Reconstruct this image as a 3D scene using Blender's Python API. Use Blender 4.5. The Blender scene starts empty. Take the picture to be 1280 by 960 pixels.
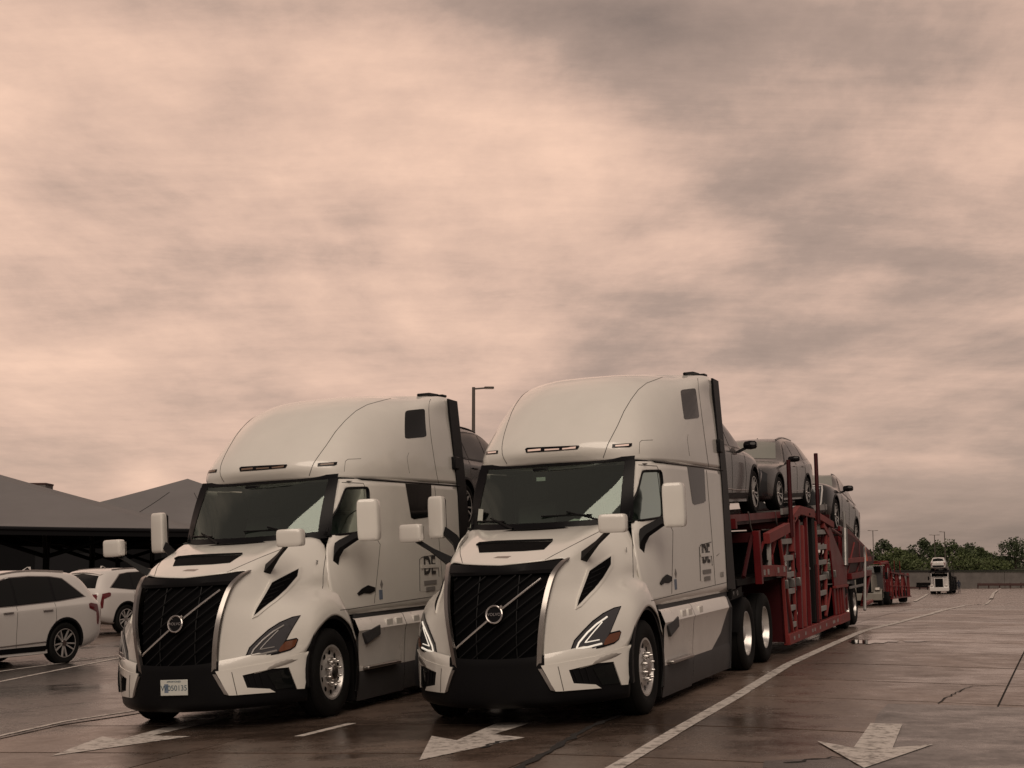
import bpy, bmesh, math, random
from mathutils import Vector, Matrix, noise
from mathutils.bvhtree import BVHTree
from mathutils.geometry import delaunay_2d_cdt
random.seed(7)
R = math.radians
scene = bpy.context.scene
COL = scene.collection

# ------------------------------------------------------------------ camera
CAMZ = 1.6
FPX, HOR = 1950.0, 720.0                       # focal length in photo pixels, horizon row
PITCH = math.atan((HOR - 480) / FPX)
cam_data = bpy.data.cameras.new('camera')
cam_data.sensor_width = 36.0
cam_data.lens = 36.0 * FPX / 1280.0
cam_data.clip_start = 0.1
cam_data.clip_end = 5000
cam = bpy.data.objects.new('camera', cam_data)
COL.objects.link(cam)
cam.location = (0, 0, CAMZ)
cam.rotation_euler = (R(90) + PITCH, 0, 0)
scene.camera = cam

# ------------------------------------------------------------------ world: overcast sky, warm
SUN_EL, SUN_AZ = 44.0, 179.0                   # azimuth from +Y towards +X
world = bpy.data.worlds.new('World')
scene.world = world
world.use_nodes = True
wn, wl = world.node_tree.nodes, world.node_tree.links
wn.clear()
def wnode(t, **k):
    n = wn.new(t)
    for a, b in k.items():
        setattr(n, a, b)
    return n
def wmath(op, a, b=None, c=None):
    n = wnode('ShaderNodeMath', operation=op)
    for i, v in enumerate((a, b, c)):
        if v is None: continue
        if isinstance(v, (int, float)): n.inputs[i].default_value = v
        else: wl.new(v, n.inputs[i])
    return n.outputs[0]
wo = wnode('ShaderNodeOutputWorld')
bg = wnode('ShaderNodeBackground')
sky = wnode('ShaderNodeTexSky', sky_type='NISHITA')
sky.sun_disc = False
sky.sun_elevation = R(SUN_EL)
sky.sun_rotation = R(SUN_AZ)
tc = wnode('ShaderNodeTexCoord')
sep = wnode('ShaderNodeSeparateXYZ')
wl.new(tc.outputs['Generated'], sep.inputs[0])
dx, dy, dz = sep.outputs
zc = wmath('ADD', wmath('MAXIMUM', dz, 0.0), 0.13)
cu = wmath('DIVIDE', dx, zc)
cv = wmath('DIVIDE', dy, zc)
comb = wnode('ShaderNodeCombineXYZ')
wl.new(cu, comb.inputs[0]); wl.new(cv, comb.inputs[1])
def wnoise(scale, detail, rough, loc, stretch=(1, 1, 1), rot=0.0, dist=0.0):
    m = wnode('ShaderNodeMapping')
    m.inputs['Location'].default_value = loc
    m.inputs['Scale'].default_value = stretch
    m.inputs['Rotation'].default_value = (0, 0, rot)
    wl.new(comb.outputs[0], m.inputs[0])
    n = wnode('ShaderNodeTexNoise')
    n.inputs['Scale'].default_value = scale
    n.inputs['Detail'].default_value = detail
    n.inputs['Roughness'].default_value = rough
    n.inputs['Distortion'].default_value = dist
    wl.new(m.outputs[0], n.inputs['Vector'])
    return n.outputs[0]
n_big = wnoise(0.75, 3, 0.5, (3.1, 1.7, 0), (1, 0.62, 1), R(25))
n_mid = wnoise(1.9, 9, 0.60, (0.4, 6.2, 0), (1, 0.55, 1), R(22), 0.15)
n_fine = wnoise(4.6, 12, 0.66, (7.4, 2.2, 0), (1, 0.46, 1), R(12), 0.25)
n_streak = wnoise(2.6, 12, 0.68, (4.0, 9.0, 0), (0.42, 1.1, 1), R(-14), 0.3)
dens = wmath('ADD', wmath('MULTIPLY', n_big, 0.44), wmath('ADD', wmath('MULTIPLY', n_mid, 0.26), wmath('ADD', wmath('MULTIPLY', n_fine, 0.13), wmath('MULTIPLY', n_streak, 0.29))))
dens = wmath('SUBTRACT', dens, 0.035)
# far cloud near the horizon is seen edge-on and blends together
mr_f = wnode('ShaderNodeMapRange', interpolation_type='SMOOTHSTEP')
mr_f.inputs['From Min'].default_value = 0.0; mr_f.inputs['From Max'].default_value = 0.22
mr_f.inputs['To Min'].default_value = 0.40; mr_f.inputs['To Max'].default_value = 1.0
wl.new(dz, mr_f.inputs[0])
dens = wmath('ADD', wmath('MULTIPLY', wmath('SUBTRACT', dens, 0.525), mr_f.outputs[0]), 0.525)
# cloud relief: the lit and shaded flanks of the billows
n_ra = wnoise(1.9, 11, 0.60, (2.0, 5.0, 0), (1, 0.6, 1), R(14), 0.2)
n_rb = wnoise(1.9, 11, 0.60, (2.06, 5.13, 0), (1, 0.6, 1), R(14), 0.2)
dens = wmath('ADD', dens, wmath('MULTIPLY', wmath('SUBTRACT', n_ra, n_rb), wmath('MULTIPLY', mr_f.outputs[0], 0.42)))
# thin bright cloud around the hidden sun, thicker cloud away from it (to the right)
sund = wnode('ShaderNodeVectorMath', operation='DOT_PRODUCT')
wl.new(tc.outputs['Generated'], sund.inputs[0])
sund.inputs[1].default_value = (math.sin(R(-16)) * math.cos(R(14)), math.cos(R(-16)) * math.cos(R(14)), math.sin(R(14)))
thin = wmath('MULTIPLY', wmath('SUBTRACT', wmath('MAXIMUM', sund.outputs['Value'], 0.0), 0.90), 0.85)
dens = wmath('SUBTRACT', dens, thin)
# the heavy cloud bank over the trucks and the long grey roll to its right
def wblob(az, el, saz, sel, amp, tilt=0.0):
    a = wmath('ARCTAN2', dx, dy)
    e = wmath('ARCSINE', dz)
    da = wmath('SUBTRACT', a, R(az)); de = wmath('SUBTRACT', e, R(el))
    ct, st = math.cos(tilt), math.sin(tilt)
    p = wmath('ADD', wmath('MULTIPLY', da, ct), wmath('MULTIPLY', de, st))
    q = wmath('SUBTRACT', wmath('MULTIPLY', de, ct), wmath('MULTIPLY', da, st))
    wob = wmath('MULTIPLY', wmath('SUBTRACT', n_mid, 0.5), 0.22)
    p = wmath('ADD', wmath('DIVIDE', p, R(saz)), wmath('MULTIPLY', wob, 4.0))
    q = wmath('ADD', wmath('DIVIDE', q, R(sel)), wmath('MULTIPLY', wob, 5.0))
    r2 = wmath('ADD', wmath('MULTIPLY', p, p), wmath('MULTIPLY', q, q))
    return wmath('MULTIPLY', wmath('EXPONENT', wmath('MULTIPLY', r2, -1.0)), amp)
for b in ((4.5, 19.5, 6.5, 2.6, 0.20, R(-24)), (13.0, 19.5, 6.0, 2.0, 0.11, R(-12)), (11.0, 13.4, 6.0, 1.7, 0.13, R(-22)),
          (4.0, 10.0, 7.0, 0.7, 0.045, R(-8)), (-2.5, 20.6, 9.0, 1.0, 0.10, 0.0), (-12.0, 9.6, 7.5, 1.0, 0.05, R(-4)), (14.0, 8.0, 9.0, 1.8, 0.055, R(-8)),
          (-14.0, 14.5, 6.0, 1.7, 0.045, 0.0), (15.0, 1.6, 10.0, 1.6, 0.07, 0.0)):
    dens = wmath('ADD', dens, wblob(*b))
# thicker, dimmer cloud towards the horizon all round
mr_h = wnode('ShaderNodeMapRange', interpolation_type='SMOOTHSTEP')
mr_h.inputs['From Min'].default_value = 0.0; mr_h.inputs['From Max'].default_value = 0.20
mr_h.inputs['To Min'].default_value = 0.095; mr_h.inputs['To Max'].default_value = 0.0
wl.new(dz, mr_h.inputs[0])
dens = wmath('ADD', dens, mr_h.outputs[0])
for b in ((-13.2, 3.3, 1.0, 0.55, 0.10, 0.0), (-9.6, 3.7, 0.7, 0.4, 0.07, 0.0), (11.6, 3.9, 1.3, 0.55, 0.06, 0.0), (16.5, 3.6, 2.0, 0.6, 0.05, 0.0)):
    dens = wmath('SUBTRACT', dens, wblob(*b))
ramp = wnode('ShaderNodeValToRGB')
el = ramp.color_ramp.elements
el[0].position = 0.36; el[0].color = (0.88, 0.590, 0.440, 1)
el[1].position = 0.83; el[1].color = (0.205, 0.155, 0.130, 1)
e2 = el.new(0.50); e2.color = (0.66, 0.448, 0.345, 1)
e3 = el.new(0.63); e3.color = (0.41, 0.293, 0.235, 1)
wl.new(dens, ramp.inputs[0])
skyc = wnode('ShaderNodeMixRGB', blend_type='MIX')
sscale = wnode('ShaderNodeMixRGB', blend_type='MULTIPLY')
sscale.inputs[0].default_value = 1.0
sscale.inputs[2].default_value = (0.10, 0.10, 0.10, 1)
wl.new(sky.outputs[0], sscale.inputs[1])
skyc.inputs[0].default_value = 0.97              # cloud cover
wl.new(sscale.outputs[0], skyc.inputs[1])
wl.new(ramp.outputs[0], skyc.inputs[2])
wl.new(skyc.outputs[0], bg.inputs[0])
bg.inputs[1].default_value = 1.0
wl.new(bg.outputs[0], wo.inputs[0])

sun_data = bpy.data.lights.new('sun', 'SUN')
sun_data.energy = 1.5
sun_data.angle = R(48)
sun_data.color = (1.0, 0.83, 0.68)
sun = bpy.data.objects.new('sun', sun_data)
COL.objects.link(sun)
sdir = Vector((math.sin(R(SUN_AZ)) * math.cos(R(SUN_EL)), math.cos(R(SUN_AZ)) * math.cos(R(SUN_EL)), math.sin(R(SUN_EL))))
sun.rotation_euler = sdir.to_track_quat('Z', 'Y').to_euler()

vs = scene.view_settings
vs.view_transform = 'Standard'
vs.look = 'None'
vs.exposure = 0.10
vs.gamma = 1.0
vs.use_curve_mapping = False
scene.render.engine = 'CYCLES'
scene.cycles.use_denoising = True
scene.cycles.denoiser = 'OPENIMAGEDENOISE'
scene.cycles.caustics_reflective = False
scene.cycles.caustics_refractive = False
scene.cycles.sample_clamp_indirect = 0.7
scene.cycles.blur_glossy = 1.0
scene.cycles.max_bounces = 8
scene.cycles.transparent_max_bounces = 12

# ------------------------------------------------------------------ materials
MATS = {}
def material(name, base, rough=0.5, metal=0.0, coat=0.0, spec=0.5, var=0.0, vscale=3.0, bump=0.0, bscale=40.0, emit=None, estr=0.0, dirt=0.0, rvar=0.0, alpha=None):
    m = bpy.data.materials.new(name); m.use_nodes = True
    nt = m.node_tree; b = nt.nodes['Principled BSDF']
    base = tuple(base) + (1,) if len(base) == 3 else base
    b.inputs['Base Color'].default_value = base
    b.inputs['Roughness'].default_value = rough
    b.inputs['Metallic'].default_value = metal
    b.inputs['Coat Weight'].default_value = coat
    b.inputs['Coat Roughness'].default_value = 0.06
    b.inputs['Specular IOR Level'].default_value = spec
    t = nt.nodes.new('ShaderNodeTexCoord')
    def noi(scale, det=5, ro=0.6):
        n = nt.nodes.new('ShaderNodeTexNoise'); n.inputs['Scale'].default_value = scale
        n.inputs['Detail'].default_value = det; n.inputs['Roughness'].default_value = ro
        nt.links.new(t.outputs['Object'], n.inputs['Vector']); return n
    if var or dirt:
        n = noi(vscale)
        mr = nt.nodes.new('ShaderNodeMapRange')
        mr.inputs['From Min'].default_value = 0.3; mr.inputs['From Max'].default_value = 0.75
        mr.inputs['To Min'].default_value = 1.0; mr.inputs['To Max'].default_value = 1.0 - max(var, dirt)
        nt.links.new(n.outputs[0], mr.inputs[0])
        mx = nt.nodes.new('ShaderNodeMixRGB'); mx.blend_type = 'MULTIPLY'; mx.inputs[0].default_value = 1
        mx.inputs[1].default_value = base
        nt.links.new(mr.outputs[0], mx.inputs[2])
        nt.links.new(mx.outputs[0], b.inputs['Base Color'])
    if rvar:
        n = noi(vscale * 1.7)
        mr = nt.nodes.new('ShaderNodeMapRange')
        mr.inputs['To Min'].default_value = max(0.02, rough - rvar); mr.inputs['To Max'].default_value = min(1, rough + rvar)
        nt.links.new(n.outputs[0], mr.inputs[0]); nt.links.new(mr.outputs[0], b.inputs['Roughness'])
    if bump:
        n = noi(bscale, 3)
        bp = nt.nodes.new('ShaderNodeBump'); bp.inputs['Strength'].default_value = bump; bp.inputs['Distance'].default_value = 0.01
        nt.links.new(n.outputs[0], bp.inputs['Height']); nt.links.new(bp.outputs[0], b.inputs['Normal'])
    if emit:
        b.inputs['Emission Color'].default_value = tuple(emit) + (1,)
        b.inputs['Emission Strength'].default_value = estr
    MATS[name] = m
    return m
def glass(name, tint, gloss_rough=0.03, ior=1.5):
    m = bpy.data.materials.new(name); m.use_nodes = True
    nt = m.node_tree; nt.nodes.clear()
    o = nt.nodes.new('ShaderNodeOutputMaterial'); mix = nt.nodes.new('ShaderNodeMixShader')
    tr = nt.nodes.new('ShaderNodeBsdfTransparent'); gl = nt.nodes.new('ShaderNodeBsdfGlossy')
    fr = nt.nodes.new('ShaderNodeFresnel'); fr.inputs[0].default_value = ior
    tr.inputs[0].default_value = tuple(tint) + (1,); gl.inputs['Roughness'].default_value = gloss_rough
    gl.inputs[0].default_value = (0.80, 0.95, 0.88, 1)
    nt.links.new(fr.outputs[0], mix.inputs[0]); nt.links.new(tr.outputs[0], mix.inputs[1]); nt.links.new(gl.outputs[0], mix.inputs[2])
    nt.links.new(mix.outputs[0], o.inputs[0]); MATS[name] = m; return m
material('paint', (0.82, 0.805, 0.755), 0.24, coat=0.8, var=0.05, vscale=2.6, rvar=0.06)
material('paint_skirt', (0.78, 0.755, 0.72), 0.3, coat=0.35, var=0.14, vscale=2.0, rvar=0.08)
material('seam', (0.06, 0.055, 0.05), 0.8)
material('trim_grey', (0.06, 0.06, 0.063), 0.5, spec=.25, var=0.2, vscale=3, bump=0.1)
material('trim_black', (0.007, 0.007, 0.008), 0.42, spec=.14, var=0.15)
material('gloss_black', (0.006, 0.006, 0.007), 0.15, spec=.25)
material('frit', (0.004, 0.004, 0.005), 0.3, spec=.15)
material('mesh_black', (0.003, 0.003, 0.0035), 0.7, spec=.06)
material('slat', (0.010, 0.010, 0.011), 0.5, spec=.12)
material('chrome', (0.60, 0.58, 0.56), 0.24, metal=1.0, rvar=0.06)
material('satin_chrome', (0.42, 0.40, 0.38), 0.3, metal=1.0, rvar=0.1)
material('alloy', (0.72, 0.70, 0.68), 0.3, metal=0.6, var=0.15, rvar=0.1)
material('rubber', (0.011, 0.011, 0.011), 0.75, spec=.15, var=0.25, vscale=6, bump=0.15)
material('dark_glass', (0.006, 0.007, 0.007), 0.06, spec=0.33)
material('grey_glass', (0.055, 0.053, 0.052), 0.10, spec=0.6)
glass('clear_glass', (0.80, 0.92, 0.85), ior=2.1)
glass('door_glass', (0.36, 0.44, 0.40), ior=1.25)
material('pale_glass', (0.20, 0.215, 0.19), 0.1, spec=.6)
material('lamp_glass', (0.055, 0.055, 0.06), 0.08, spec=0.7)
material('lamp_white', (0.72, 0.70, 0.68), 0.3)
material('lamp_off', (0.30, 0.29, 0.28), 0.2)
material('drl', (0.8, 0.78, 0.72), 0.3, emit=(1.0, 0.90, 0.76), estr=0.40)
material('amber', (0.15, 0.050, 0.022), 0.15, coat=0.5)
material('marker_lit', (0.75, 0.55, 0.46), 0.3, emit=(1.0, 0.74, 0.62), estr=0.22)
material('marker_off', (0.22, 0.15, 0.11), 0.3)
material('curtain', (0.26, 0.30, 0.275), 0.9, var=.4, vscale=2.5)
material('interior', (0.05, 0.056, 0.053), 0.8, spec=.2)
material('seat_grey', (0.20, 0.215, 0.20), 0.85, var=0.3)
material('paper', (0.62, 0.66, 0.60), 0.8)
material('label_ink', (0.035, 0.033, 0.032), 0.6)
material('label_grey', (0.22, 0.21, 0.20), 0.6)
material('sticker_blue', (0.15, 0.19, 0.26), 0.5)
material('plate_white', (0.60, 0.62, 0.58), 0.4)
material('plate_ink', (0.05, 0.10, 0.14), 0.5)
material('red_paint', (0.155, 0.011, 0.014), 0.42, spec=.25, var=0.45, vscale=1.6, rvar=0.15)
material('red_dusty', (0.235, 0.036, 0.034), 0.5, spec=.25, var=0.35, vscale=2.2)
material('red_dark', (0.055, 0.006, 0.008), 0.5, spec=.2, var=0.4, vscale=1.5)
material('steel', (0.30, 0.29, 0.28), 0.4, metal=0.8, var=0.4, vscale=3, rvar=0.15)
material('galv', (0.36, 0.35, 0.34), 0.5, metal=0.3, var=0.3, vscale=4)
material('frame_black', (0.007, 0.0065, 0.0065), 0.6, spec=.12, var=0.3)
material('car_white', (0.70, 0.675, 0.65), 0.25, coat=0.5, var=0.04)
material('car_grey', (0.040, 0.039, 0.039), 0.22, metal=0.3, coat=0.6, var=0.15)
material('car_silver', (0.11, 0.105, 0.102), 0.25, metal=0.35, coat=0.5, var=0.12)
material('car_dark', (0.045, 0.043, 0.044), 0.22, coat=0.6, var=0.1)
material('car_charcoal', (0.022, 0.024, 0.027), 0.25, coat=0.6)
material('taillight', (0.13, 0.012, 0.016), 0.12, coat=0.6)
material('orange', (0.75, 0.12, 0.04), 0.7)
material('canopy', (0.185, 0.178, 0.18), 0.8, var=0.18, vscale=0.4, bump=0.1, bscale=6)
material('canopy_steel', (0.012, 0.012, 0.014), 0.6, spec=.15)
material('shade_black', (0.008, 0.008, 0.009), 0.9, spec=.1)  # near-black colour standing in for the shade under the canopies
material('building', (0.17, 0.16, 0.155), 0.8, var=0.1)
material('wall_stone', (0.175, 0.16, 0.15), 0.9, var=0.45, vscale=0.6, bump=0.4, bscale=3)
material('wall_cap', (0.028, 0.028, 0.024), 0.9, var=0.4, vscale=0.5)
material('rail_brown', (0.07, 0.03, 0.026), 0.7, var=0.3)
material('pole', (0.10, 0.085, 0.075), 0.5)
material('lamp_lens', (0.75, 0.70, 0.64), 0.4)
material('bark', (0.05, 0.038, 0.03), 0.9)
material('cream', (0.24, 0.225, 0.195), 0.5, var=0.2)
material('grass_bank', (0.055, 0.07, 0.03), 0.95, var=0.5, vscale=0.15)
material('cloth_blue', (0.02, 0.024, 0.038), 0.9)
def leafmat(name, a, b):
    m = material(name, a, 0.7)
    nt = m.node_tree; bs = nt.nodes['Principled BSDF']
    g = nt.nodes.new('ShaderNodeNewGeometry'); r = nt.nodes.new('ShaderNodeValToRGB')
    r.color_ramp.elements[0].color = tuple(a) + (1,); r.color_ramp.elements[1].color = tuple(b) + (1,)
    nt.links.new(g.outputs['Random Per Island'], r.inputs[0]); nt.links.new(r.outputs[0], bs.inputs['Base Color'])
leafmat('leaf_a', (0.040, 0.060, 0.021), (0.075, 0.100, 0.036))
leafmat('leaf_b', (0.028, 0.044, 0.018), (0.052, 0.072, 0.028))
leafmat('leaf_c', (0.058, 0.082, 0.027), (0.095, 0.120, 0.042))

def concrete(name, base, wet=True):
    m = bpy.data.materials.new(name); m.use_nodes = True; nt = m.node_tree; b = nt.nodes['Principled BSDF']
    N, L = nt.nodes, nt.links
    geo = N.new('ShaderNodeNewGeometry'); oi = N.new('ShaderNodeObjectInfo')
    def noi(scale, det, ro, stretch=(1, 1, 1), rot=-0.3516, loc=(0, 0, 0)):
        mp = N.new('ShaderNodeMapping'); mp.inputs['Scale'].default_value = stretch; mp.inputs['Rotation'].default_value = (0, 0, rot)
        mp.inputs['Location'].default_value = loc
        L.new(geo.outputs['Position'], mp.inputs[0])
        n = N.new('ShaderNodeTexNoise'); n.inputs['Scale'].default_value = scale; n.inputs['Detail'].default_value = det; n.inputs['Roughness'].default_value = ro
        L.new(mp.outputs[0], n.inputs['Vector']); return n.outputs[0]
    def mr(v, a, bb, c, d):
        n = N.new('ShaderNodeMapRange'); n.inputs['From Min'].default_value = a; n.inputs['From Max'].default_value = bb
        n.inputs['To Min'].default_value = c; n.inputs['To Max'].default_value = d; L.new(v, n.inputs[0]); return n.outputs[0]
    def mul(a, c):
        n = N.new('ShaderNodeMath'); n.operation = 'MULTIPLY'; L.new(a, n.inputs[0])
        if isinstance(c, float): n.inputs[1].default_value = c
        else: L.new(c, n.inputs[1])
        return n.outputs[0]
    def add(a_, c_):
        n = N.new('ShaderNodeMath'); n.operation = 'ADD'; L.new(a_, n.inputs[0]); L.new(c_, n.inputs[1]); return n.outputs[0]
    stain = mr(noi(0.42, 8, 0.66, (1, 0.5, 1)), 0.34, 0.68, 1.28, 0.66)
    blot = mr(noi(1.9, 7, 0.70, (1, 0.85, 1), loc=(5, 2, 0)), 0.32, 0.70, 1.12, 0.84)
    tracks = mr(noi(0.9, 6, 0.66, (0.9, 0.22, 1), loc=(3, 1, 0)), 0.42, 0.72, 1.06, 0.76)
    streak = mr(noi(1.3, 6, 0.68, (0.14, 1.5, 1), rot=-0.05, loc=(2, 7, 0)), 0.36, 0.68, 1.05, 0.92)
    grit = mr(noi(16, 8, 0.86), 0.34, 0.66, 0.62, 1.40)
    speck = mr(noi(70, 2, 0.8), 0.60, 0.72, 1.0, 1.6)
    slabv = mr(oi.outputs['Random'], 0, 1, 0.80, 1.16)
    wetm = mr(noi(0.30, 7, 0.66, (0.50, 0.9, 1), rot=-0.1, loc=(1.3, 4, 0)), 0.47, 0.60, 0.0, 1.0)
    dark = mr(wetm, 0, 1, 1.08, 0.66)
    v = mul(mul(mul(mul(mul(mul(mul(stain, blot), tracks), streak), grit), speck), slabv), dark)
    mx = N.new('ShaderNodeMixRGB'); mx.blend_type = 'MULTIPLY'; mx.inputs[0].default_value = 1; mx.inputs[1].default_value = tuple(base) + (1,)
    L.new(v, mx.inputs[2]); L.new(mx.outputs[0], b.inputs['Base Color'])
    rr = add(mr(noi(3.0, 6, 0.7, (0.7, 1, 1), rot=-0.05), 0.3, 0.7, -0.12, 0.13), mr(noi(26, 4, 0.75), 0.3, 0.7, -0.05, 0.05))
    ad = N.new('ShaderNodeMath'); ad.operation = 'ADD'; ad.use_clamp = True; L.new(rr, ad.inputs[0]); L.new(mr(wetm, 0, 1, 0.34, 0.13) if wet else mr(wetm, 0, 1, 0.72, 0.6), ad.inputs[1])
    L.new(ad.outputs[0], b.inputs['Roughness'])
    b.inputs['Specular IOR Level'].default_value = 0.68
    bp = N.new('ShaderNodeBump'); bp.inputs['Strength'].default_value = 0.22; bp.inputs['Distance'].default_value = 0.006
    L.new(noi(26, 6, 0.8), bp.inputs['Height']); L.new(bp.outputs[0], b.inputs['Normal'])
    MATS[name] = m
concrete('concrete', (0.116, 0.084, 0.067))
concrete('asphalt', (0.060, 0.056, 0.053))
concrete('wet_lane', (0.048, 0.042, 0.039))
material('joint', (0.018, 0.016, 0.015), 0.9)
material('water', (0.02, 0.018, 0.016), 0.04, spec=0.5)
concrete('wet', (0.050, 0.043, 0.040))
def worn_paint():
    m = material('road_paint', (0.50, 0.47, 0.43), 0.6)
    nt = m.node_tree; N, L = nt.nodes, nt.links; b = N['Principled BSDF']
    geo = N.new('ShaderNodeNewGeometry')
    n = N.new('ShaderNodeTexNoise'); n.inputs['Scale'].default_value = 9; n.inputs['Detail'].default_value = 8; n.inputs['Roughness'].default_value = 0.72
    L.new(geo.outputs['Position'], n.inputs['Vector'])
    r = N.new('ShaderNodeValToRGB'); r.color_ramp.elements[0].position = 0.36; r.color_ramp.elements[1].position = 0.52
    r.color_ramp.elements[0].color = (0.15, 0.13, 0.115, 1); r.color_ramp.elements[1].color = (0.60, 0.56, 0.52, 1)
    L.new(n.outputs[0], r.inputs[0]); L.new(r.outputs[0], b.inputs['Base Color'])
worn_paint()

# ------------------------------------------------------------------ mesh helpers
class MB:
    def __init__(s): s.v = []; s.f = []
    def add(s, vs, fs):
        o = len(s.v); s.v += [tuple(p) for p in vs]; s.f += [tuple(i + o for i in f) for f in fs]; return s
    def box(s, a, b):
        x0, y0, z0 = a; x1, y1, z1 = b
        return s.add([(x0,y0,z0),(x1,y0,z0),(x1,y1,z0),(x0,y1,z0),(x0,y0,z1),(x1,y0,z1),(x1,y1,z1),(x0,y1,z1)],
                     [(0,3,2,1),(4,5,6,7),(0,1,5,4),(1,2,6,5),(2,3,7,6),(3,0,4,7)])
    def beam(s, p, q, w, h, up=(0, 0, 1)):
        p, q = Vector(p), Vector(q); d = (q - p).normalized(); u = Vector(up)
        if abs(d.dot(u)) > 0.98: u = Vector((0, 1, 0))
        a = d.cross(u).normalized(); c = a.cross(d).normalized()
        a *= w / 2; c *= h / 2
        return s.add([p-a-c, p+a-c, p+a+c, p-a+c, q-a-c, q+a-c, q+a+c, q-a+c],
                     [(0,1,2,3),(7,6,5,4),(0,4,5,1),(1,5,6,2),(2,6,7,3),(3,7,4,0)])
    def tube(s, pts, r, n=8, cap=True):
        pts = [Vector(p) for p in pts]; rs = r if isinstance(r, (list, tuple)) else [r] * len(pts)
        rings = []; u = None
        for i, p in enumerate(pts):
            d = (pts[min(i + 1, len(pts) - 1)] - pts[max(i - 1, 0)]).normalized()
            if u is None:
                u = d.orthogonal().normalized()
            else:
                u = (u - d * u.dot(d))
                u = u.normalized() if u.length > 1e-6 else d.orthogonal().normalized()
            w = d.cross(u)
            rings.append([p + (u * math.cos(2*math.pi*k/n) + w * math.sin(2*math.pi*k/n)) * rs[i] for k in range(n)])
        o = len(s.v)
        for rg in rings: s.v += [tuple(x) for x in rg]
        for i in range(len(rings) - 1):
            for k in range(n):
                s.f.append((o+i*n+k, o+i*n+(k+1) % n, o+(i+1)*n+(k+1) % n, o+(i+1)*n+k))
        if cap:
            s.f.append(tuple(o + k for k in reversed(range(n)))); s.f.append(tuple(o + (len(rings)-1)*n + k for k in range(n)))
        return s
    def lathe(s, prof, c=(0, 0, 0), n=32, axis='x', closed=False, cap=False):
        # prof: list of (axial, radius)
        o = len(s.v); c = Vector(c)
        for a, r in prof:
            for k in range(n):
                t = 2 * math.pi * k / n
                if axis == 'x': p = Vector((a, r * math.cos(t), r * math.sin(t)))
                elif axis == 'y': p = Vector((r * math.sin(t), a, r * math.cos(t)))
                else: p = Vector((r * math.cos(t), r * math.sin(t), a))
                s.v.append(tuple(c + p))
        m = len(prof)
        for i in range(m if closed else m - 1):
            j = (i + 1) % m
            for k in range(n):
                s.f.append((o+i*n+k, o+j*n+k, o+j*n+(k+1) % n, o+i*n+(k+1) % n))
        if cap:
            if prof[0][1] > 1e-4: s.f.append(tuple(o + k for k in range(n)))
            if prof[-1][1] > 1e-4: s.f.append(tuple(o + (m-1)*n + k for k in reversed(range(n))))
        return s
    def prism(s, poly, axis, a, b):
        # poly in the two other coordinates (in xyz order), extruded along axis from a to b
        def P(u, v, w): return {'x': (w, u, v), 'y': (u, w, v), 'z': (u, v, w)}[axis]
        n = len(poly)
        return s.add([P(u, v, a) for u, v in poly] + [P(u, v, b) for u, v in poly],
                     [tuple(reversed(range(n))), tuple(range(n, 2*n))] + [(i, (i+1) % n, n+(i+1) % n, n+i) for i in range(n)])
    def grid(s, rows):
        o = len(s.v); m = len(rows[0])
        for r in rows: s.v += [tuple(p) for p in r]
        for i in range(len(rows) - 1):
            for k in range(m - 1):
                s.f.append((o+i*m+k, o+i*m+k+1, o+(i+1)*m+k+1, o+(i+1)*m+k))
        return s
    def mirror(s):
        o = len(s.v); nf = list(s.f)
        s.v += [(-x, y, z) for x, y, z in s.v]
        s.f += [tuple(i + o for i in reversed(f)) for f in nf]
        return s
    def mesh(s, name, merge=0.0, smooth=True, recalc=True):
        me = bpy.data.meshes.new(name); me.from_pydata(s.v, [], s.f)
        bm = bmesh.new(); bm.from_mesh(me)
        if merge: bmesh.ops.remove_doubles(bm, verts=bm.verts, dist=merge)
        if recalc: bmesh.ops.recalc_face_normals(bm, faces=bm.faces)
        for f in bm.faces: f.smooth = smooth
        if smooth:
            for e in bm.edges:
                if len(e.link_faces) == 2 and e.calc_face_angle(0) > R(38): e.smooth = False
        bm.to_mesh(me); bm.free()
        return me
    def obj(s, name, mat, parent=None, merge=0.0, smooth=True, bevel=0.0, label=None):
        o = link(name, s.mesh(name, merge, smooth), mat, parent)
        if bevel:
            md = o.modifiers.new('bevel', 'BEVEL'); md.width = bevel; md.segments = 2; md.limit_method = 'ANGLE'; md.angle_limit = R(35)
        if label: o['label'] = label
        return o
def link(name, me, mat, parent=None):
    o = bpy.data.objects.new(name, me); COL.objects.link(o)
    if mat:
        me.materials.clear(); me.materials.append(MATS[mat])
    o.parent = parent
    return o
def empty(name, label, cat, group=None, mat=None):
    o = bpy.data.objects.new(name, None); COL.objects.link(o); o.empty_display_size = 0.1
    o['label'] = label; o['category'] = cat
    if group: o['group'] = group
    if mat: o.matrix_world = mat
    return o
def tag(o, label=None, cat=None, group=None, kind=None):
    for k, v in (('label', label), ('category', cat), ('group', group), ('kind', kind)):
        if v: o[k] = v
    return o
def children(o): return [c for c in bpy.data.objects if c.parent == o]
def copy_tree(o, parent=None, kids=None):
    kids = kids or kidmap()
    c = o.copy(); COL.objects.link(c); c.parent = parent
    for ch in kids.get(o.name, []): copy_tree(ch, c, kids)
    return c
def kidmap():
    k = {}
    for o in bpy.data.objects:
        if o.parent: k.setdefault(o.parent.name, []).append(o)
    return k
def crv(p0, p1, p2, p3, t):
    return [0.5 * (2*b + (c-a)*t + (2*a-5*b+4*c-d)*t*t + (3*b-a-3*c+d)*t**3) for a, b, c, d in zip(p0, p1, p2, p3)]
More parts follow.
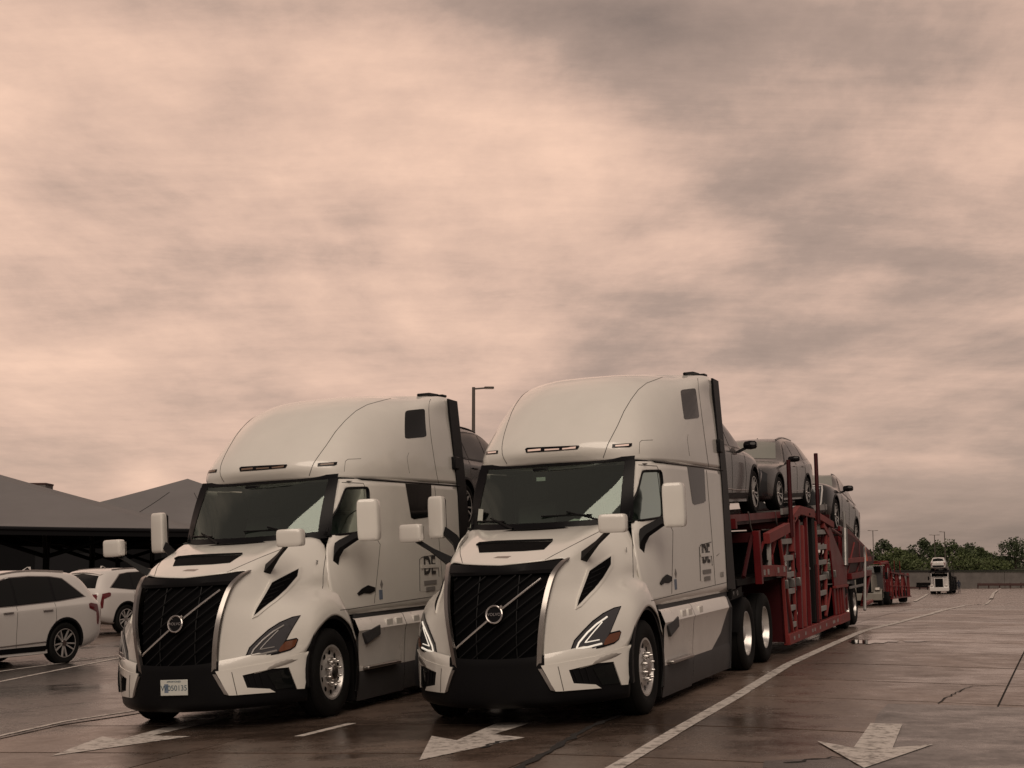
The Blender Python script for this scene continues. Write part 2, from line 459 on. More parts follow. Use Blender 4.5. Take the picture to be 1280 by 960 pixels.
def cr_line(pts, n):
    out = []
    ext = [[2*a-b for a, b in zip(pts[0], pts[1])]] + [list(p) for p in pts] + [[2*a-b for a, b in zip(pts[-1], pts[-2])]]
    for i in range(len(pts) - 1):
        for k in range(n):
            out.append(crv(ext[i], ext[i+1], ext[i+2], ext[i+3], k / n))
    out.append(list(pts[-1]))
    return out
def cr_grid(rows, nu, nv):
    rows = [cr_line(r, nu) for r in rows]
    cols = [cr_line([r[k] for r in rows], nv) for k in range(len(rows[0]))]
    return [[cols[k][i] for k in range(len(cols))] for i in range(len(cols[0]))]
def text_mesh(body, size, extrude=0.002, bold=False, align='CENTER', spacing=1.0):
    c = bpy.data.curves.new('lettering', 'FONT'); c.body = body; c.size = size; c.extrude = extrude; c.align_x = align; c.align_y = 'CENTER'
    c.space_character = spacing
    if bold: c.offset = size * 0.02
    o = bpy.data.objects.new('tmp_text', c); COL.objects.link(o)
    dg = bpy.context.evaluated_depsgraph_get()
    me = bpy.data.meshes.new_from_object(o.evaluated_get(dg)); bpy.data.objects.remove(o); bpy.data.curves.remove(c)
    return me
def put_text(name, body, size, mat, parent, origin, ex, ey, **k):
    me = text_mesh(body, size, **k); ex, ey = Vector(ex).normalized(), Vector(ey).normalized(); ez = ex.cross(ey)
    M = Matrix((ex, ey, ez)).transposed().to_4x4(); M.translation = origin
    me.transform(M)
    return link(name, me, mat, parent)
def poly_in(p, poly):
    x, y = p; c = False; n = len(poly)
    for i in range(n):
        x0, y0 = poly[i]; x1, y1 = poly[i-1]
        if (y0 > y) != (y1 > y) and x < (x1-x0) * (y-y0) / (y1-y0) + x0: c = not c
    return c
def dense(poly, step, closed=True):
    out = []
    for i in range(len(poly) if closed else len(poly) - 1):
        a, b = Vector(poly[i]), Vector(poly[(i+1) % len(poly)])
        n = max(1, int((b-a).length / step + 0.5))
        out += [tuple(a.lerp(b, k / n)) for k in range(n)]
    if not closed: out.append(tuple(poly[-1]))
    return out
def round_poly(poly, r, n=3):
    out = []; m = len(poly)
    for i in range(m):
        a, b, c = Vector(poly[i-1]), Vector(poly[i]), Vector(poly[(i+1) % m])
        d0 = min(r, (a-b).length * 0.45); d1 = min(r, (c-b).length * 0.45)
        p, q = b + (a-b).normalized() * d0, b + (c-b).normalized() * d1
        for k in range(n + 1):
            t = k / n; out.append(tuple(p*(1-t)**2 + b*2*t*(1-t) + q*t*t))
    return out
class Caster:
    """casts 2-D outlines on to a surface so that panels, lamps and glass follow it"""
    def __init__(s, meshes):
        V, Fc = [], []
        for me in meshes:
            o = len(V); V += [v.co.copy() for v in me.vertices]; Fc += [tuple(i + o for i in p.vertices) for p in me.polygons]
        s.bvh = BVHTree.FromPolygons(V, Fc)
    def hit(s, ro, rd):
        h = s.bvh.ray_cast(ro, rd)
        if h[0] is None:
            best = None
            for k in range(40, 800):
                p = ro + rd * (k * 0.05); q = s.bvh.find_nearest(p)
                if q[0] and (best is None or q[3] < best[0]): best = (q[3], p, q[1])
            loc, nor = best[1], best[2]
        else: loc, nor = h[0], h[1]
        if nor.dot(rd) > 0: nor = -nor
        return loc, nor
    def patch(s, poly, rayf, off=0.004, thick=0.02, step=3.0, mb=None, mirror=False):
        b = dense(poly, step); pts = [Vector(p) for p in b]; n = len(pts)
        xs = [p[0] for p in b]; ys = [p[1] for p in b]
        x = min(xs) + step * 0.7
        while x < max(xs):
            y = min(ys) + step * 0.6
            while y < max(ys):
                if poly_in((x, y), b) and min((Vector((x, y)) - q).length for q in pts) > step * 0.45: pts.append(Vector((x, y)))
                y += step
            x += step
        res = delaunay_2d_cdt(pts, [(i, (i+1) % n) for i in range(n)], [list(range(n))], 1, 1e-5)
        v2, faces = res[0], res[2]
        top, bot = [], []
        for q in v2:
            loc, nor = s.hit(*rayf(q[0], q[1]))
            top.append(loc + nor * off); bot.append(loc - nor * thick)
        m = len(top); ec = {}
        for f in faces:
            for i in range(len(f)):
                e = (f[i], f[(i+1) % len(f)]); ec[e] = 1
        side = [(a, b_, b_ + m, a + m) for (a, b_) in ec if (b_, a) not in ec]
        mb = mb or MB()
        t2 = MB(); t2.add(top + bot, [tuple(f) for f in faces] + side)
        if mirror: t2.v = [(-x, y, z) for x, y, z in t2.v]
        mb.add(t2.v, t2.f)
        return mb
    def line(s, pts, rayf, r=0.004, step=3.0, off=0.0, mb=None, mirror=False, n=5):
        d = dense(pts, step, closed=False); P = []
        for q in d:
            loc, nor = s.hit(*rayf(q[0], q[1])); P.append(loc + nor * off)
        if mirror: P = [Vector((-p.x, p.y, p.z)) for p in P]
        return (mb or MB()).tube(P, r, n)

# ------------------------------------------------------------------ poses of the two rigs (local x: their left side, y: rearwards, z: up)
def pose(p):
    x, y, z, yaw, pit, rol = p
    b = Vector((math.sin(yaw), math.cos(yaw), 0)); l = Vector((math.cos(yaw), -math.sin(yaw), 0)); u = Vector((0, 0, 1))
    b2 = b*math.cos(pit) + u*math.sin(pit); u2 = u*math.cos(pit) - b*math.sin(pit)
    l3 = l*math.cos(rol) + u2*math.sin(rol); u3 = u2*math.cos(rol) - l*math.sin(rol)
    M = Matrix((l3, b2, u3)).transposed().to_4x4(); M.translation = (x, y, z + CAMZ)
    return M
POSE_A = pose((0.3472, 17.5392, -1.5157, 0.3516, 0.0337, 0.0357))     # right-hand rig
POSE_B = pose((-3.1798, 18.673, -1.6522, 0.3396, 0.0292, 0.0447))     # left-hand rig
INV_A = POSE_A.inverted()
def sight(px, py):
    """line of sight through a photo pixel, in the right-hand truck's own axes"""
    a, b = (px - 640) / FPX, (480 - py) / FPX; c, s_ = math.cos(PITCH), math.sin(PITCH)
    d = Vector((a, c - b*s_, s_ + b*c)); o = Vector((0, 0, CAMZ))
    return INV_A @ o, (INV_A.to_3x3() @ d).normalized()

# ------------------------------------------------------------------ ground
YAW = 0.3516
SN, CS = math.sin(YAW), math.cos(YAW)
def sstep(a, b, x):
    t = min(1, max(0, (x-a)/(b-a))); return t*t*(3-2*t)
def ground_z(x, y):
    ax, ay = x - 0.347, y - 17.539
    s, t = CS*ax - SN*ay, SN*ax + CS*ay
    if s > 1.2:
        w = 0.6; k = w * math.log1p(math.exp(min(40, (s-1.9)/w)))
        us = 0.0357*(s - k) - 0.12*math.tanh(0.018*k/0.12)
    else: us = 0.0357*s
    if us < -0.15: us = -0.15 + 0.3*math.tanh((us+0.15)/0.3)
    ut = 0.0337*t
    ut = 0.8*math.tanh(ut/0.8)
    return CAMZ - 1.516 + us + ut - 1.0*sstep(28, 105, y) - 0.20*sstep(100, 200, y)
def st2xy(s, t): return (0.347 + CS*s + SN*t, 17.539 - SN*s + CS*t)
def ground_ray(px, py):
    a, b = (px - 640) / FPX, (480 - py) / FPX; c, s_ = math.cos(PITCH), math.sin(PITCH)
    d = Vector((a, c - b*s_, s_ + b*c)); t = 6.0; st = 0.05
    while t < 900:
        p = d * t
        if p.z + CAMZ < ground_z(p.x, p.y):
            lo, hi = t - st, t
            for _ in range(20):
                m = (lo+hi)/2; q = d*m
                if q.z + CAMZ < ground_z(q.x, q.y): hi = m
                else: lo = m
            q = d*hi; return Vector((q.x, q.y))
        st = max(0.05, t*0.004); t += st
    return None

def axis_steps(pairs):
    out = []
    for a, b, d in pairs:
        n = max(1, int((b-a)/d)); out += [a + (b-a)*i/n for i in range(n)]
    out.append(pairs[-1][1]); return out
gx = axis_steps([(-900, -100, 80), (-100, -20, 8), (-20, 20, 1.0), (20, 120, 3), (120, 900, 80)])
gy = axis_steps([(-300, -20, 40), (-20, 8, 4), (8, 60, 1.0), (60, 140, 1.6), (140, 220, 5), (220, 1500, 80)])
g = MB().grid([[(x, y, ground_z(x, y) - 0.022) for x in gx] for y in gy])
ground = g.obj('ground', 'concrete')
tag(ground, kind='structure')
# joints beneath the slabs
S_J = [1.05 + 3.66*k for k in range(-5, 6)]
T_J = [-9.8, -7.55, -5.3, -3.1, -0.88, 1.95, 4.08, 6.5, 8.95, 11.4, 13.85, 16.3, 18.75, 21.2, 23.65, 26.1, 28.6, 31.1, 33.6, 36.1, 38.6]
jm = MB().grid([[st2xy(S_J[0] + (S_J[-1]-S_J[0])*i/40, T_J[0] + (T_J[-1]-T_J[0])*j/60) for i in range(41)] for j in range(61)])
jm.v = [(x, y, ground_z(x, y) - 0.014) for x, y in jm.v]
tag(jm.obj('joint_filler', 'joint', ground), kind=None)
rj = random.Random(3)
for i in range(len(S_J)-1):
    for j in range(len(T_J)-1):
        g0, g1 = 0.012, 0.032
        s0, s1, t0, t1 = S_J[i]+g0, S_J[i+1]-g0, T_J[j]+g1, T_J[j+1]-g1
        dz = rj.uniform(-0.002, 0.002); n = 5
        rows = []
        for b in range(n+3):
            tt = t0 + (t1-t0)*min(max(b-1, 0), n)/n
            r_ = []
            for a in range(n+3):
                s_ = s0 + (s1-s0)*min(max(a-1, 0), n)/n
                x, y = st2xy(s_, tt)
                edge = a in (0, n+2) or b in (0, n+2)
                r_.append((x, y, ground_z(x, y) + (-0.02 if edge else dz)))
            rows.append(r_)
        MB().grid(rows).obj('slab', 'concrete', ground, smooth=False)

def sheet(name, poly, mat, lift, parent=ground, step=0.35):
    pts = dense(poly, step); n = len(pts); P = [Vector(p) for p in pts]
    xs = [p[0] for p in pts]; ys = [p[1] for p in pts]
    x = min(xs) + step*0.5
    while x < max(xs):
        y = min(ys) + step*0.5
        while y < max(ys):
            if poly_in((x, y), pts) and min((Vector((x, y))-q).length for q in P) > step*0.4: P.append(Vector((x, y)))
            y += step
        x += step
    r_ = delaunay_2d_cdt(P, [(i, (i+1) % n) for i in range(n)], [list(range(n))], 1, 1e-5)
    m = MB(); m.add([(q[0], q[1], ground_z(q[0], q[1]) + lift) for q in r_[0]], [tuple(f) for f in r_[2]])
    return m.obj(name, mat, parent, smooth=False)
def stripe(name, pts, w, mat, lift, parent=ground, wob=0.0, step=0.4):
    P = [Vector(p) for p in dense(pts, step, closed=False)]; L_, R_ = [], []
    rr = random.Random(len(P))
    for i, p in enumerate(P):
        d = (P[min(i+1, len(P)-1)] - P[max(i-1, 0)]).normalized(); nrm = Vector((-d.y, d.x))
        o = nrm * rr.uniform(-wob, wob); ww = w * (1 + rr.uniform(-1, 1) * (0.5 if wob else 0.03))
        a, b = p + nrm*ww/2 + o, p - nrm*ww/2 + o
        L_.append((a.x, a.y, ground_z(a.x, a.y)+lift)); R_.append((b.x, b.y, ground_z(b.x, b.y)+lift))
    return MB().grid([L_, R_]).obj(name, mat, parent, smooth=False)
GR = ground_ray
def gpts(l): return [tuple(GR(*q)) for q in l]
tag(stripe('lane_line', gpts([(725, 985), (775.6, 956), (850, 911), (920, 871), (985, 831), (1052, 800.5), (1080, 788.5), (1120, 779), (1160, 768.5), (1200, 758.5), (1239, 749.6)]), 0.15, 'road_paint', 0.006))
stripe('lane_line', gpts([(1239, 749), (1242, 742), (1250, 736)]), 0.30, 'road_paint', 0.07)
stripe('lane_line', gpts([(1143, 752), (1160, 742)]), 0.3, 'road_paint', 0.03)
stripe('lane_line', gpts([(373, 921), (440, 904.5)]), 0.11, 'road_paint', 0.006)
stripe('lane_line', gpts([(-30, 929), (0, 921), (80, 903), (170, 889), (260, 872)]), 0.08, 'road_paint', 0.014)
stripe('stall_line', gpts([(-20, 857), (0, 853), (150, 823), (210, 811)]), 0.10, 'road_paint', 0.014)
stripe('stall_line', gpts([(-20, 844), (0, 840), (90, 828), (160, 818)]), 0.10, 'road_paint', 0.014)
def arrow(tip, ang, L=3.1, hl=1.15, hw=0.62, w=0.17):
    d = Vector((math.sin(ang), math.cos(ang))); nrm = Vector((d.y, -d.x)); t = Vector(tip)
    pr = [(0, 0), (hl*0.98, hw), (hl*0.72, w), (L, w), (L, -w), (hl*0.72, -w), (hl*0.98, -hw)]
    return [tuple(t + d*a + nrm*b) for a, b in pr]
sheet('lane_arrow', gpts([(524, 951), (539.5, 920.5), (571, 926), (622, 904), (664, 904), (617, 918.5), (656, 922.5)]), 'road_paint', 0.006)
sheet('lane_arrow', gpts([(1080, 961.5), (1021.5, 927.8), (1067, 936), (1088, 905.5), (1128, 906.5), (1116, 936), (1167.5, 931.5)]), 'road_paint', 0.012)
sheet('lane_arrow', gpts([(64, 945.5), (128, 921), (150, 925), (238, 901), (292, 897), (190, 920), (238, 921)]), 'road_paint', 0.006)
sheet('asphalt_patch', gpts([(1110, 880.5), (1180, 881.5), (1282, 885.5), (1400, 890), (1400, 1010), (1050, 1010), (1062, 985), (1084, 930), (1097, 893)]), 'asphalt', 0.006)
sheet('asphalt_patch', gpts([(955, 952), (1010, 950), (1060, 951), (1075, 962), (1060, 985), (950, 985)]), 'asphalt', 0.010)
stripe('crack', gpts([(640, 967), (660, 954), (690, 938), (716, 921), (736, 909), (770, 896), (800, 884)]), 0.075, 'joint', 0.007, wob=0.02, step=0.16)
stripe('crack', gpts([(1238, 857.5), (1216, 858), (1203, 862), (1188, 870), (1172, 880)]), 0.016, 'joint', 0.007, wob=0.02, step=0.14)
stripe('crack', gpts([(600, 936), (622, 928), (640, 926)]), 0.05, 'joint', 0.010, wob=0.03, step=0.08)
stripe('crack', gpts([(980, 955), (1040, 948), (1062, 951)]), 0.05, 'joint', 0.013, wob=0.04, step=0.1)
def blob(c, a, b, rot, seed, n=28):
    rr = random.Random(seed); ph = [rr.uniform(0, 6.28) for _ in range(4)]
    out = []
    for k in range(n):
        t = 2*math.pi*k/n; q = 1 + 0.16*math.sin(2*t+ph[0]) + 0.14*math.sin(3*t+ph[1]) + 0.10*math.sin(5*t+ph[2]) + 0.06*math.sin(9*t+ph[3])
        x, y = a*q*math.cos(t), b*q*math.sin(t)
        out.append((c[0] + x*math.cos(rot) - y*math.sin(rot), c[1] + x*math.sin(rot) + y*math.cos(rot)))
    return out
sheet('puddle', gpts([(1060, 801.6), (1068, 800.2), (1080, 800.6), (1090, 799.6), (1102, 800.6), (1112, 800.2), (1124, 801.4), (1121, 802.8), (1110, 802.6), (1104, 804.4), (1094, 803.8), (1086, 805.6), (1076, 804.6), (1066, 805)]), 'water', 0.007)
sheet('puddle', gpts([(1128, 801.2), (1150, 800.8), (1162, 801.6), (1148, 802.6), (1132, 802.4)]), 'water', 0.007)
sheet('asphalt_lane', gpts([(-90, 850), (-40, 836), (20, 826), (90, 812), (170, 798), (330, 790), (330, 862), (262, 876), (168, 893), (80, 906), (0, 924), (-90, 945)]), 'wet_lane', 0.008, step=.6)
def matrix_at(x, y, yaw, dz=0.0, sink=0.0):
    """upright frame on the ground following its slope: local x right, y rearwards along yaw"""
    b = Vector((math.sin(yaw), math.cos(yaw), 0)); l = Vector((math.cos(yaw), -math.sin(yaw), 0)); e = 1.2
    b.z = (ground_z(x+b.x*e, y+b.y*e) - ground_z(x-b.x*e, y-b.y*e)) / (2*e)
    l.z = (ground_z(x+l.x*e, y+l.y*e) - ground_z(x-l.x*e, y-l.y*e)) / (2*e)
    b.normalize(); u = l.cross(b).normalized(); l = b.cross(u).normalized()
    M = Matrix((l, b, u)).transposed().to_4x4(); M.translation = (x, y, ground_z(x, y) + dz)
    return M

# ------------------------------------------------------------------ highway tractor (axes: x its left, y rearwards from the front axle, z up)
def lerp(a, b, t): return a + (b-a)*t
def ztab(tab, z):
    if z <= tab[0][0]: return tab[0][1]
    for (a, u), (b, v) in zip(tab, tab[1:]):
        if z <= b: return lerp(u, v, (z-a)/(b-a))
    return tab[-1][1]
def build_truck():
    T = empty('semi_truck', 'x', 'truck')
    # ---- surfaces ------------------------------------------------
    cheek = [  # bottom -> fender crown -> valley -> hood side -> shoulder, front -> rear
        [(.47,-1.36,.565),(.50,-1.37,.95),(.535,-1.335,1.22),(.555,-1.275,1.39),(.585,-1.18,1.54),(.65,-.92,1.705)],
        [(.74,-1.205,.575),(.765,-1.14,.95),(.745,-1.10,1.21),(.71,-1.03,1.39),(.70,-.94,1.56),(.69,-.75,1.78)],
        [(.99,-.99,.635),(1.02,-.89,1.0),(.945,-.83,1.235),(.845,-.76,1.39),(.80,-.67,1.59),(.72,-.55,1.85)],
        [(1.175,-.69,.73),(1.17,-.63,1.02),(1.095,-.57,1.25),(.945,-.52,1.41),(.88,-.45,1.61),(.745,-.36,1.905)],
        [(1.245,-.42,1.0),(1.235,-.37,1.16),(1.165,-.33,1.315),(1.015,-.28,1.45),(.955,-.22,1.63),(.77,-.18,1.95)],
        [(1.26,.0,1.15),(1.24,.0,1.25),(1.185,-.03,1.36),(1.065,-.04,1.48),(1.03,-.03,1.66),(.82,.0,1.99)],
        [(1.26,.40,1.02),(1.235,.32,1.20),(1.19,.22,1.345),(1.115,.19,1.48),(1.095,.18,1.67),(.91,.24,2.035)],
        [(1.25,.60,.80),(1.22,.50,1.10),(1.18,.35,1.33),(1.125,.31,1.48),(1.105,.30,1.67),(.93,.36,2.035)]]
    centre = [(-1.17,1.665),(-.98,1.74),(-.74,1.835),(-.5,1.91),(-.3,1.965),(-.12,2.005),(.07,2.035),(.12,2.035)]
    rows = []
    for c, (cy, cz) in zip(cheek, centre):
        sx, sy, sz = c[-1]
        hood = [(sx*.66, lerp(cy, sy, .36), lerp(cz, sz, .5)+.012), (sx*.33, lerp(cy, sy, .1), lerp(cz, sz, .2)+.010), (0, cy, cz+.006)]
        rows.append(c + hood)
    gridh = cr_grid(rows, 4, 5)
    hood_me = MB().grid(gridh).mirror().mesh('hood', merge=0.002)
    # roof fairing: sections by height, from centre front round to the rear
    RS = [(2.775,[(0,.80),(.42,.81),(.78,.87),(.955,1.0),(1.085,1.32),(1.18,2.0),(1.22,3.0),(1.22,3.75),(1.22,4.22)]),
          (2.97,[(0,.72),(.42,.75),(.78,.875),(.965,1.05),(1.095,1.42),(1.185,2.05),(1.22,3.0),(1.22,3.75),(1.22,4.22)]),
          (3.22,[(0,.93),(.42,.97),(.77,1.13),(.955,1.36),(1.085,1.78),(1.165,2.3),(1.212,3.05),(1.215,3.75),(1.215,4.22)]),
          (3.50,[(0,1.25),(.42,1.30),(.76,1.49),(.925,1.76),(1.045,2.15),(1.13,2.6),(1.195,3.1),(1.208,3.75),(1.208,4.22)]),
          (3.74,[(0,1.64),(.40,1.69),(.70,1.88),(.86,2.13),(.98,2.47),(1.08,2.85),(1.165,3.25),(1.195,3.75),(1.195,4.22)]),
          (3.89,[(0,2.05),(.36,2.10),(.62,2.28),(.77,2.5),(.89,2.78),(1.00,3.1),(1.14,3.42),(1.20,3.75),(1.20,4.22)]),
          (3.965,[(0,2.5),(.30,2.54),(.50,2.66),(.64,2.85),(.76,3.08),(.92,3.33),(1.07,3.58),(1.18,3.82),(1.185,4.22)]),
          (4.015,[(0,3.05),(.22,3.07),(.40,3.13),(.56,3.24),(.72,3.4),(.88,3.58),(1.02,3.76),(1.12,3.92),(1.135,4.22)]),
          (4.04,[(0,3.8),(.15,3.8),(.30,3.82),(.45,3.85),(.60,3.9),(.74,3.97),(.85,4.05),(.92,4.13),(.94,4.22)])]
    roof_rows = [[(x, y, z) for x, y in r] for z, r in RS]
    gr_ = cr_grid(roof_rows, 4, 4)
    roof_m = MB().grid(gr_)
    back = [[(p[0], 4.22, p[2]), (0, 4.22, p[2])] for p in [r[-1] for r in gr_]]
    roof_m.grid(back)
    roof_me = roof_m.mirror().mesh('roof', merge=0.002)
    CB = [[(1.19,.30,1.13),(1.205,.6,1.13),(1.215,1.0,1.13),(1.222,1.45,1.13),(1.225,2.3,1.13),(1.225,3.3,1.13),(1.225,4.2,1.13)],
          [(1.13,.16,1.5),(1.165,.4,1.5),(1.195,.85,1.5),(1.215,1.4,1.5),(1.225,2.3,1.5),(1.225,3.3,1.5),(1.225,4.2,1.5)],
          [(1.045,.30,1.92),(1.09,.45,1.92),(1.15,.85,1.92),(1.195,1.4,1.92),(1.222,2.3,1.92),(1.225,3.3,1.92),(1.225,4.2,1.92)],
          [(.97,.53,2.07),(1.045,.60,2.07),(1.115,.88,2.07),(1.18,1.4,2.07),(1.22,2.3,2.07),(1.225,3.3,2.07),(1.225,4.2,2.07)],
          [(.955,.70,2.42),(1.025,.78,2.42),(1.10,1.02,2.42),(1.17,1.45,2.42),(1.215,2.3,2.42),(1.222,3.3,2.42),(1.222,4.2,2.42)],
          [(.935,.885,2.77),(1.0,.96,2.77),(1.08,1.2,2.77),(1.155,1.55,2.77),(1.205,2.3,2.77),(1.22,3.3,2.77),(1.22,4.2,2.77)]]
    gc = cr_grid(CB, 4, 4)
    cab_m = MB().grid(gc)
    cab_m.grid([[(p[0], 4.2, p[2]), (1.0, 4.24, p[2]), (0, 4.25, p[2])] for p in [r[-1] for r in gc]])
    cab_full = cab_m.mirror().mesh('cab_body', merge=0.002)
    cast = Caster([hood_me, roof_me, cab_full])
    # door window openings cut through the cab sides
    WIN = [(.47, 2.075), (.93, 2.655), (1.36, 2.665), (1.25, 2.12)]
    bm = bmesh.new(); bm.from_mesh(cab_full)
    wc = Vector((sum(p[0] for p in WIN)/4, sum(p[1] for p in WIN)/4))
    for i in range(4):
        a, b = Vector(WIN[i]), Vector(WIN[(i+1) % 4]); d = b-a
        geom = [f for f in bm.faces if f.calc_center_median().y < 2.0]
        geom = list({e for f in geom for e in f.edges}) + geom + list({v for f in geom for v in f.verts})
        bmesh.ops.bisect_plane(bm, geom=geom, plane_co=(0, a.x, a.y), plane_no=(0, -d.y, d.x), dist=1e-4)
    dead = [f for f in bm.faces if poly_in((f.calc_center_median().y, f.calc_center_median().z), WIN) and abs(f.calc_center_median().x) > .85]
    bmesh.ops.delete(bm, geom=dead, context='FACES')
    cab_me = bpy.data.meshes.new('cab_body'); bm.to_mesh(cab_me); bm.free()
    hood = link('hood', hood_me, 'paint', T); roof = link('roof_fairing', roof_me, 'paint', T); cab = link('cab_body', cab_me, 'paint', T)
    for o in (hood, roof, cab):
        md = o.modifiers.new('shell', 'SOLIDIFY'); md.thickness = 0.012; md.offset = -1
    side_ray = lambda y, z: (Vector((3, y, z)), Vector((-1, 0, 0)))
    def both(name, poly, mat, parent, rayf=sight, **k):
        out = []
        for mir in (False, True):
            out.append(cast.patch(poly, rayf, mirror=mir, **k).obj(name, mat, parent))
        return out
    def lines(name, segs, mat, parent, r=.005, rayf=sight, off=0.0, mirror=True, step=3.0):
        m = MB()
        for sg in segs:
            cast.line(sg, rayf, r, mb=m, off=off, step=step)
            if mirror: cast.line(sg, rayf, r, mb=m, off=off, mirror=True, step=step)
        return m.obj(name, mat, parent)
    # ---- windscreen ----------------------------------------------
    def wsp(u, v, off=0.0):
        x = u*lerp(.965, .935, v); y = lerp(.10+.42*abs(u)**2.3, .79+.095*u*u, v) - off; z = lerp(2.05+.03*u*u, 2.80+.015*u*u, v)
        y += -.035*math.sin(math.pi*v)
        return (x, y, z)
    N = 24
    ws = MB().grid([[wsp(-1+2*i/N, j/10) for i in range(N+1)] for j in range(11)]).obj('windshield', 'clear_glass', T)
    fr = MB()
    def strip(u0, u1, v0, v1, n=24):
        fr.grid([[wsp(lerp(u0, u1, i/n), v0, .006) for i in range(n+1)], [wsp(lerp(u0, u1, i/n), (v0+v1)/2, .006) for i in range(n+1)], [wsp(lerp(u0, u1, i/n), v1, .006) for i in range(n+1)]])
    strip(-1.02, 1.02, .955, 1.03); strip(-1.02, 1.02, -.04, .075)
    for s in (-1, 1): fr.grid([[wsp(s*1.03, j/10*.88+.0751, .006), wsp(s*.965, j/10*.88+.0751, .006), wsp(s*.90, j/10*.88+.0751, .006)] for j in range(11)])
    fr.obj('frame', 'frit', ws)
    MB().grid([[(x*.93, lerp(.02, .5, (x if x > 0 else -x)**2.2)-.09, 2.035-.02*x*x), (x*.95, lerp(.10, .56, abs(x)**2.2)+.01, 2.052)] for x in [-1+2*i/16 for i in range(17)]]).obj('cowl', 'frit', T)
    # wipers
    for x0, x1, lift in ((-.30, -.86, .05), (.78, .02, .10)):
        w = MB(); a = Vector(wsp(x0/.965, .0, .03)); b = Vector(wsp(lerp(x0, x1, .62)/.965, .12+lift, .03)); e0 = Vector(wsp(lerp(x0, x1, .25)/.965, .085+lift*.6, .025)); e1 = Vector(wsp(x1/.965, .07+lift, .025))
        w.tube([a, b], [.016, .011], 6); w.tube([e0, (e0+e1)/2 + Vector((0, -.006, .004)), e1], .010, 6)
        w.obj('wiper', 'trim_black', T)
    # things seen through the screen
    inn = MB()
    inn.grid([[(x*.95, .14+.4*abs(x)**2.2, 2.03-.02*abs(x)) for x in [-1+2*i/12 for i in range(13)]], [(x*1.0, .55, 2.06) for x in [-1+2*i/12 for i in range(13)]], [(x*1.0, .8, 1.96) for x in [-1+2*i/12 for i in range(13)]], [(x*1.0, .82, 1.5) for x in [-1+2*i/12 for i in range(13)]]])
    inn.obj('dashboard', 'interior', T)
    MB().box((-1.08, .62, 1.14), (1.08, 2.2, 1.16)).obj('cab_floor', 'interior', T)
    MB().box((-1.12, 2.2, 1.15), (1.12, 2.24, 2.77)).obj('bunk_curtain', 'curtain', T)
    MB().grid([[(x, .97, 2.745), (x, 2.2, 2.765)] for x in (-1.05, 0, 1.05)]).obj('headliner', 'interior', T)
    for s in (-1, 1):
        MB().prism([(.50, 1.16), (.62, 2.05), (1.24, 2.10), (1.40, 2.67), (1.40, 2.74), (2.19, 2.74), (2.19, 1.16)], 'x', s*1.03, s*1.035).obj('door_trim', 'interior', T)
        st = MB(); x = s*.55
        st.box((x-.27, 1.1, 1.62), (x+.27, 1.6, 1.76)); st.prism([(1.55, 1.7), (1.68, 1.7), (1.82, 2.38), (1.70, 2.38)], 'x', x-.25, x+.25); st.box((x-.14, 1.70, 2.40), (x+.14, 1.82, 2.60))
        st.obj('seat', 'seat_grey', T, bevel=.03)
    sw = MB(); c = Vector((.55, .92, 2.0)); ring = []
    for k in range(25):
        t = 2*math.pi*k/24; ring.append(c + Vector((.22*math.cos(t), .22*math.sin(t)*.55, .22*math.sin(t)*.83)))
    sw.tube(ring, .016, 6); sw.tube([c + Vector((-.2, 0, 0)), c + Vector((.2, 0, 0))], .02, 6); sw.tube([c, c + Vector((0, -.2, -.15))], .03, 8)
    sw.obj('steering_wheel', 'trim_black', T)
    m = MB(); p = Vector(wsp(-.16, .86, -.03)); m.box((p.x-.10, p.y, p.z-.09), (p.x+.10, p.y+.05, p.z+.06)); m.obj('camera_box', 'trim_black', T, bevel=.015)
    # side glass
    for s in (-1, 1):
        gl = cast.patch(WIN, side_ray, off=-.012, thick=.004, step=.08, mirror=(s < 0)).obj('door_window', 'door_glass', T)
        ring = round_poly(WIN, .06, 3); ring.append(ring[0])
        cast.line(ring, side_ray, .014, step=.06, mirror=(s < 0), n=6).obj('gasket', 'trim_black', gl)
    both('sleeper_window', [(859,583.5),(880,585.5),(882,626),(879,628.5),(868,631),(865.5,629)], 'grey_glass', T, off=.004)
    both('roof_window', round_poly([(850.3,487.6),(869.3,485.2),(874,522.3),(855,524.5)], 3), 'grey_glass', T, off=.004, step=2.5)
    # panel joints
    lines('panel_gap', [[(790,661),(791,700),(791.5,722)], [(841,664),(840.5,700),(839.5,742)],
                        [(883,588),(888,650),(892,700),(894,731)], [(872,473),(873.5,490),(878.5,530),(884,571),(886,584)],
                        [(814,751),(840,744.5),(875,736),(908,728)], [(754,572),(760,555),(772,532),(780,514),(789,499),(798,487),(808,479),(828,471.5)],
                        [(798,581),(821,582.5),(824,590),(830,640),(841,664)]], 'seam', T, r=.0045)
    lines('roof_joint', [[(792,575),(830,578.2),(870,583),(903,588)]], 'frit', T, r=.012)
    lines('hood_joint', [[(674,704),(692,694),(715,682),(752,663)]], 'seam', T, r=.004)
    # storage door outline on the roof side
    for q in ([(799,567),(799.5,553),(802,550.5),(816,550)], [(860,543),(859,549),(862,570)]):
        for mir in (False, True): cast.line(q, sight, .003, mirror=mir).obj('hatch_outline', 'seam', T)
    # ---- hood details --------------------------------------------
    MB_ = cast.patch([(597.4,682.5),(600,680.5),(620,679),(650,678),(690.5,677),(680,687),(655,689),(625,690),(599,691)], sight, off=.005, thick=.03, step=3).obj('hood_scoop', 'mesh_black', T)
    lip = MB(); cast.line([(596.5,682.3),(600,680),(620,678.3),(650,677.2),(691,676)], sight, .014, mb=lip, off=.012); lip.obj('scoop_lip', 'trim_black', MB_)
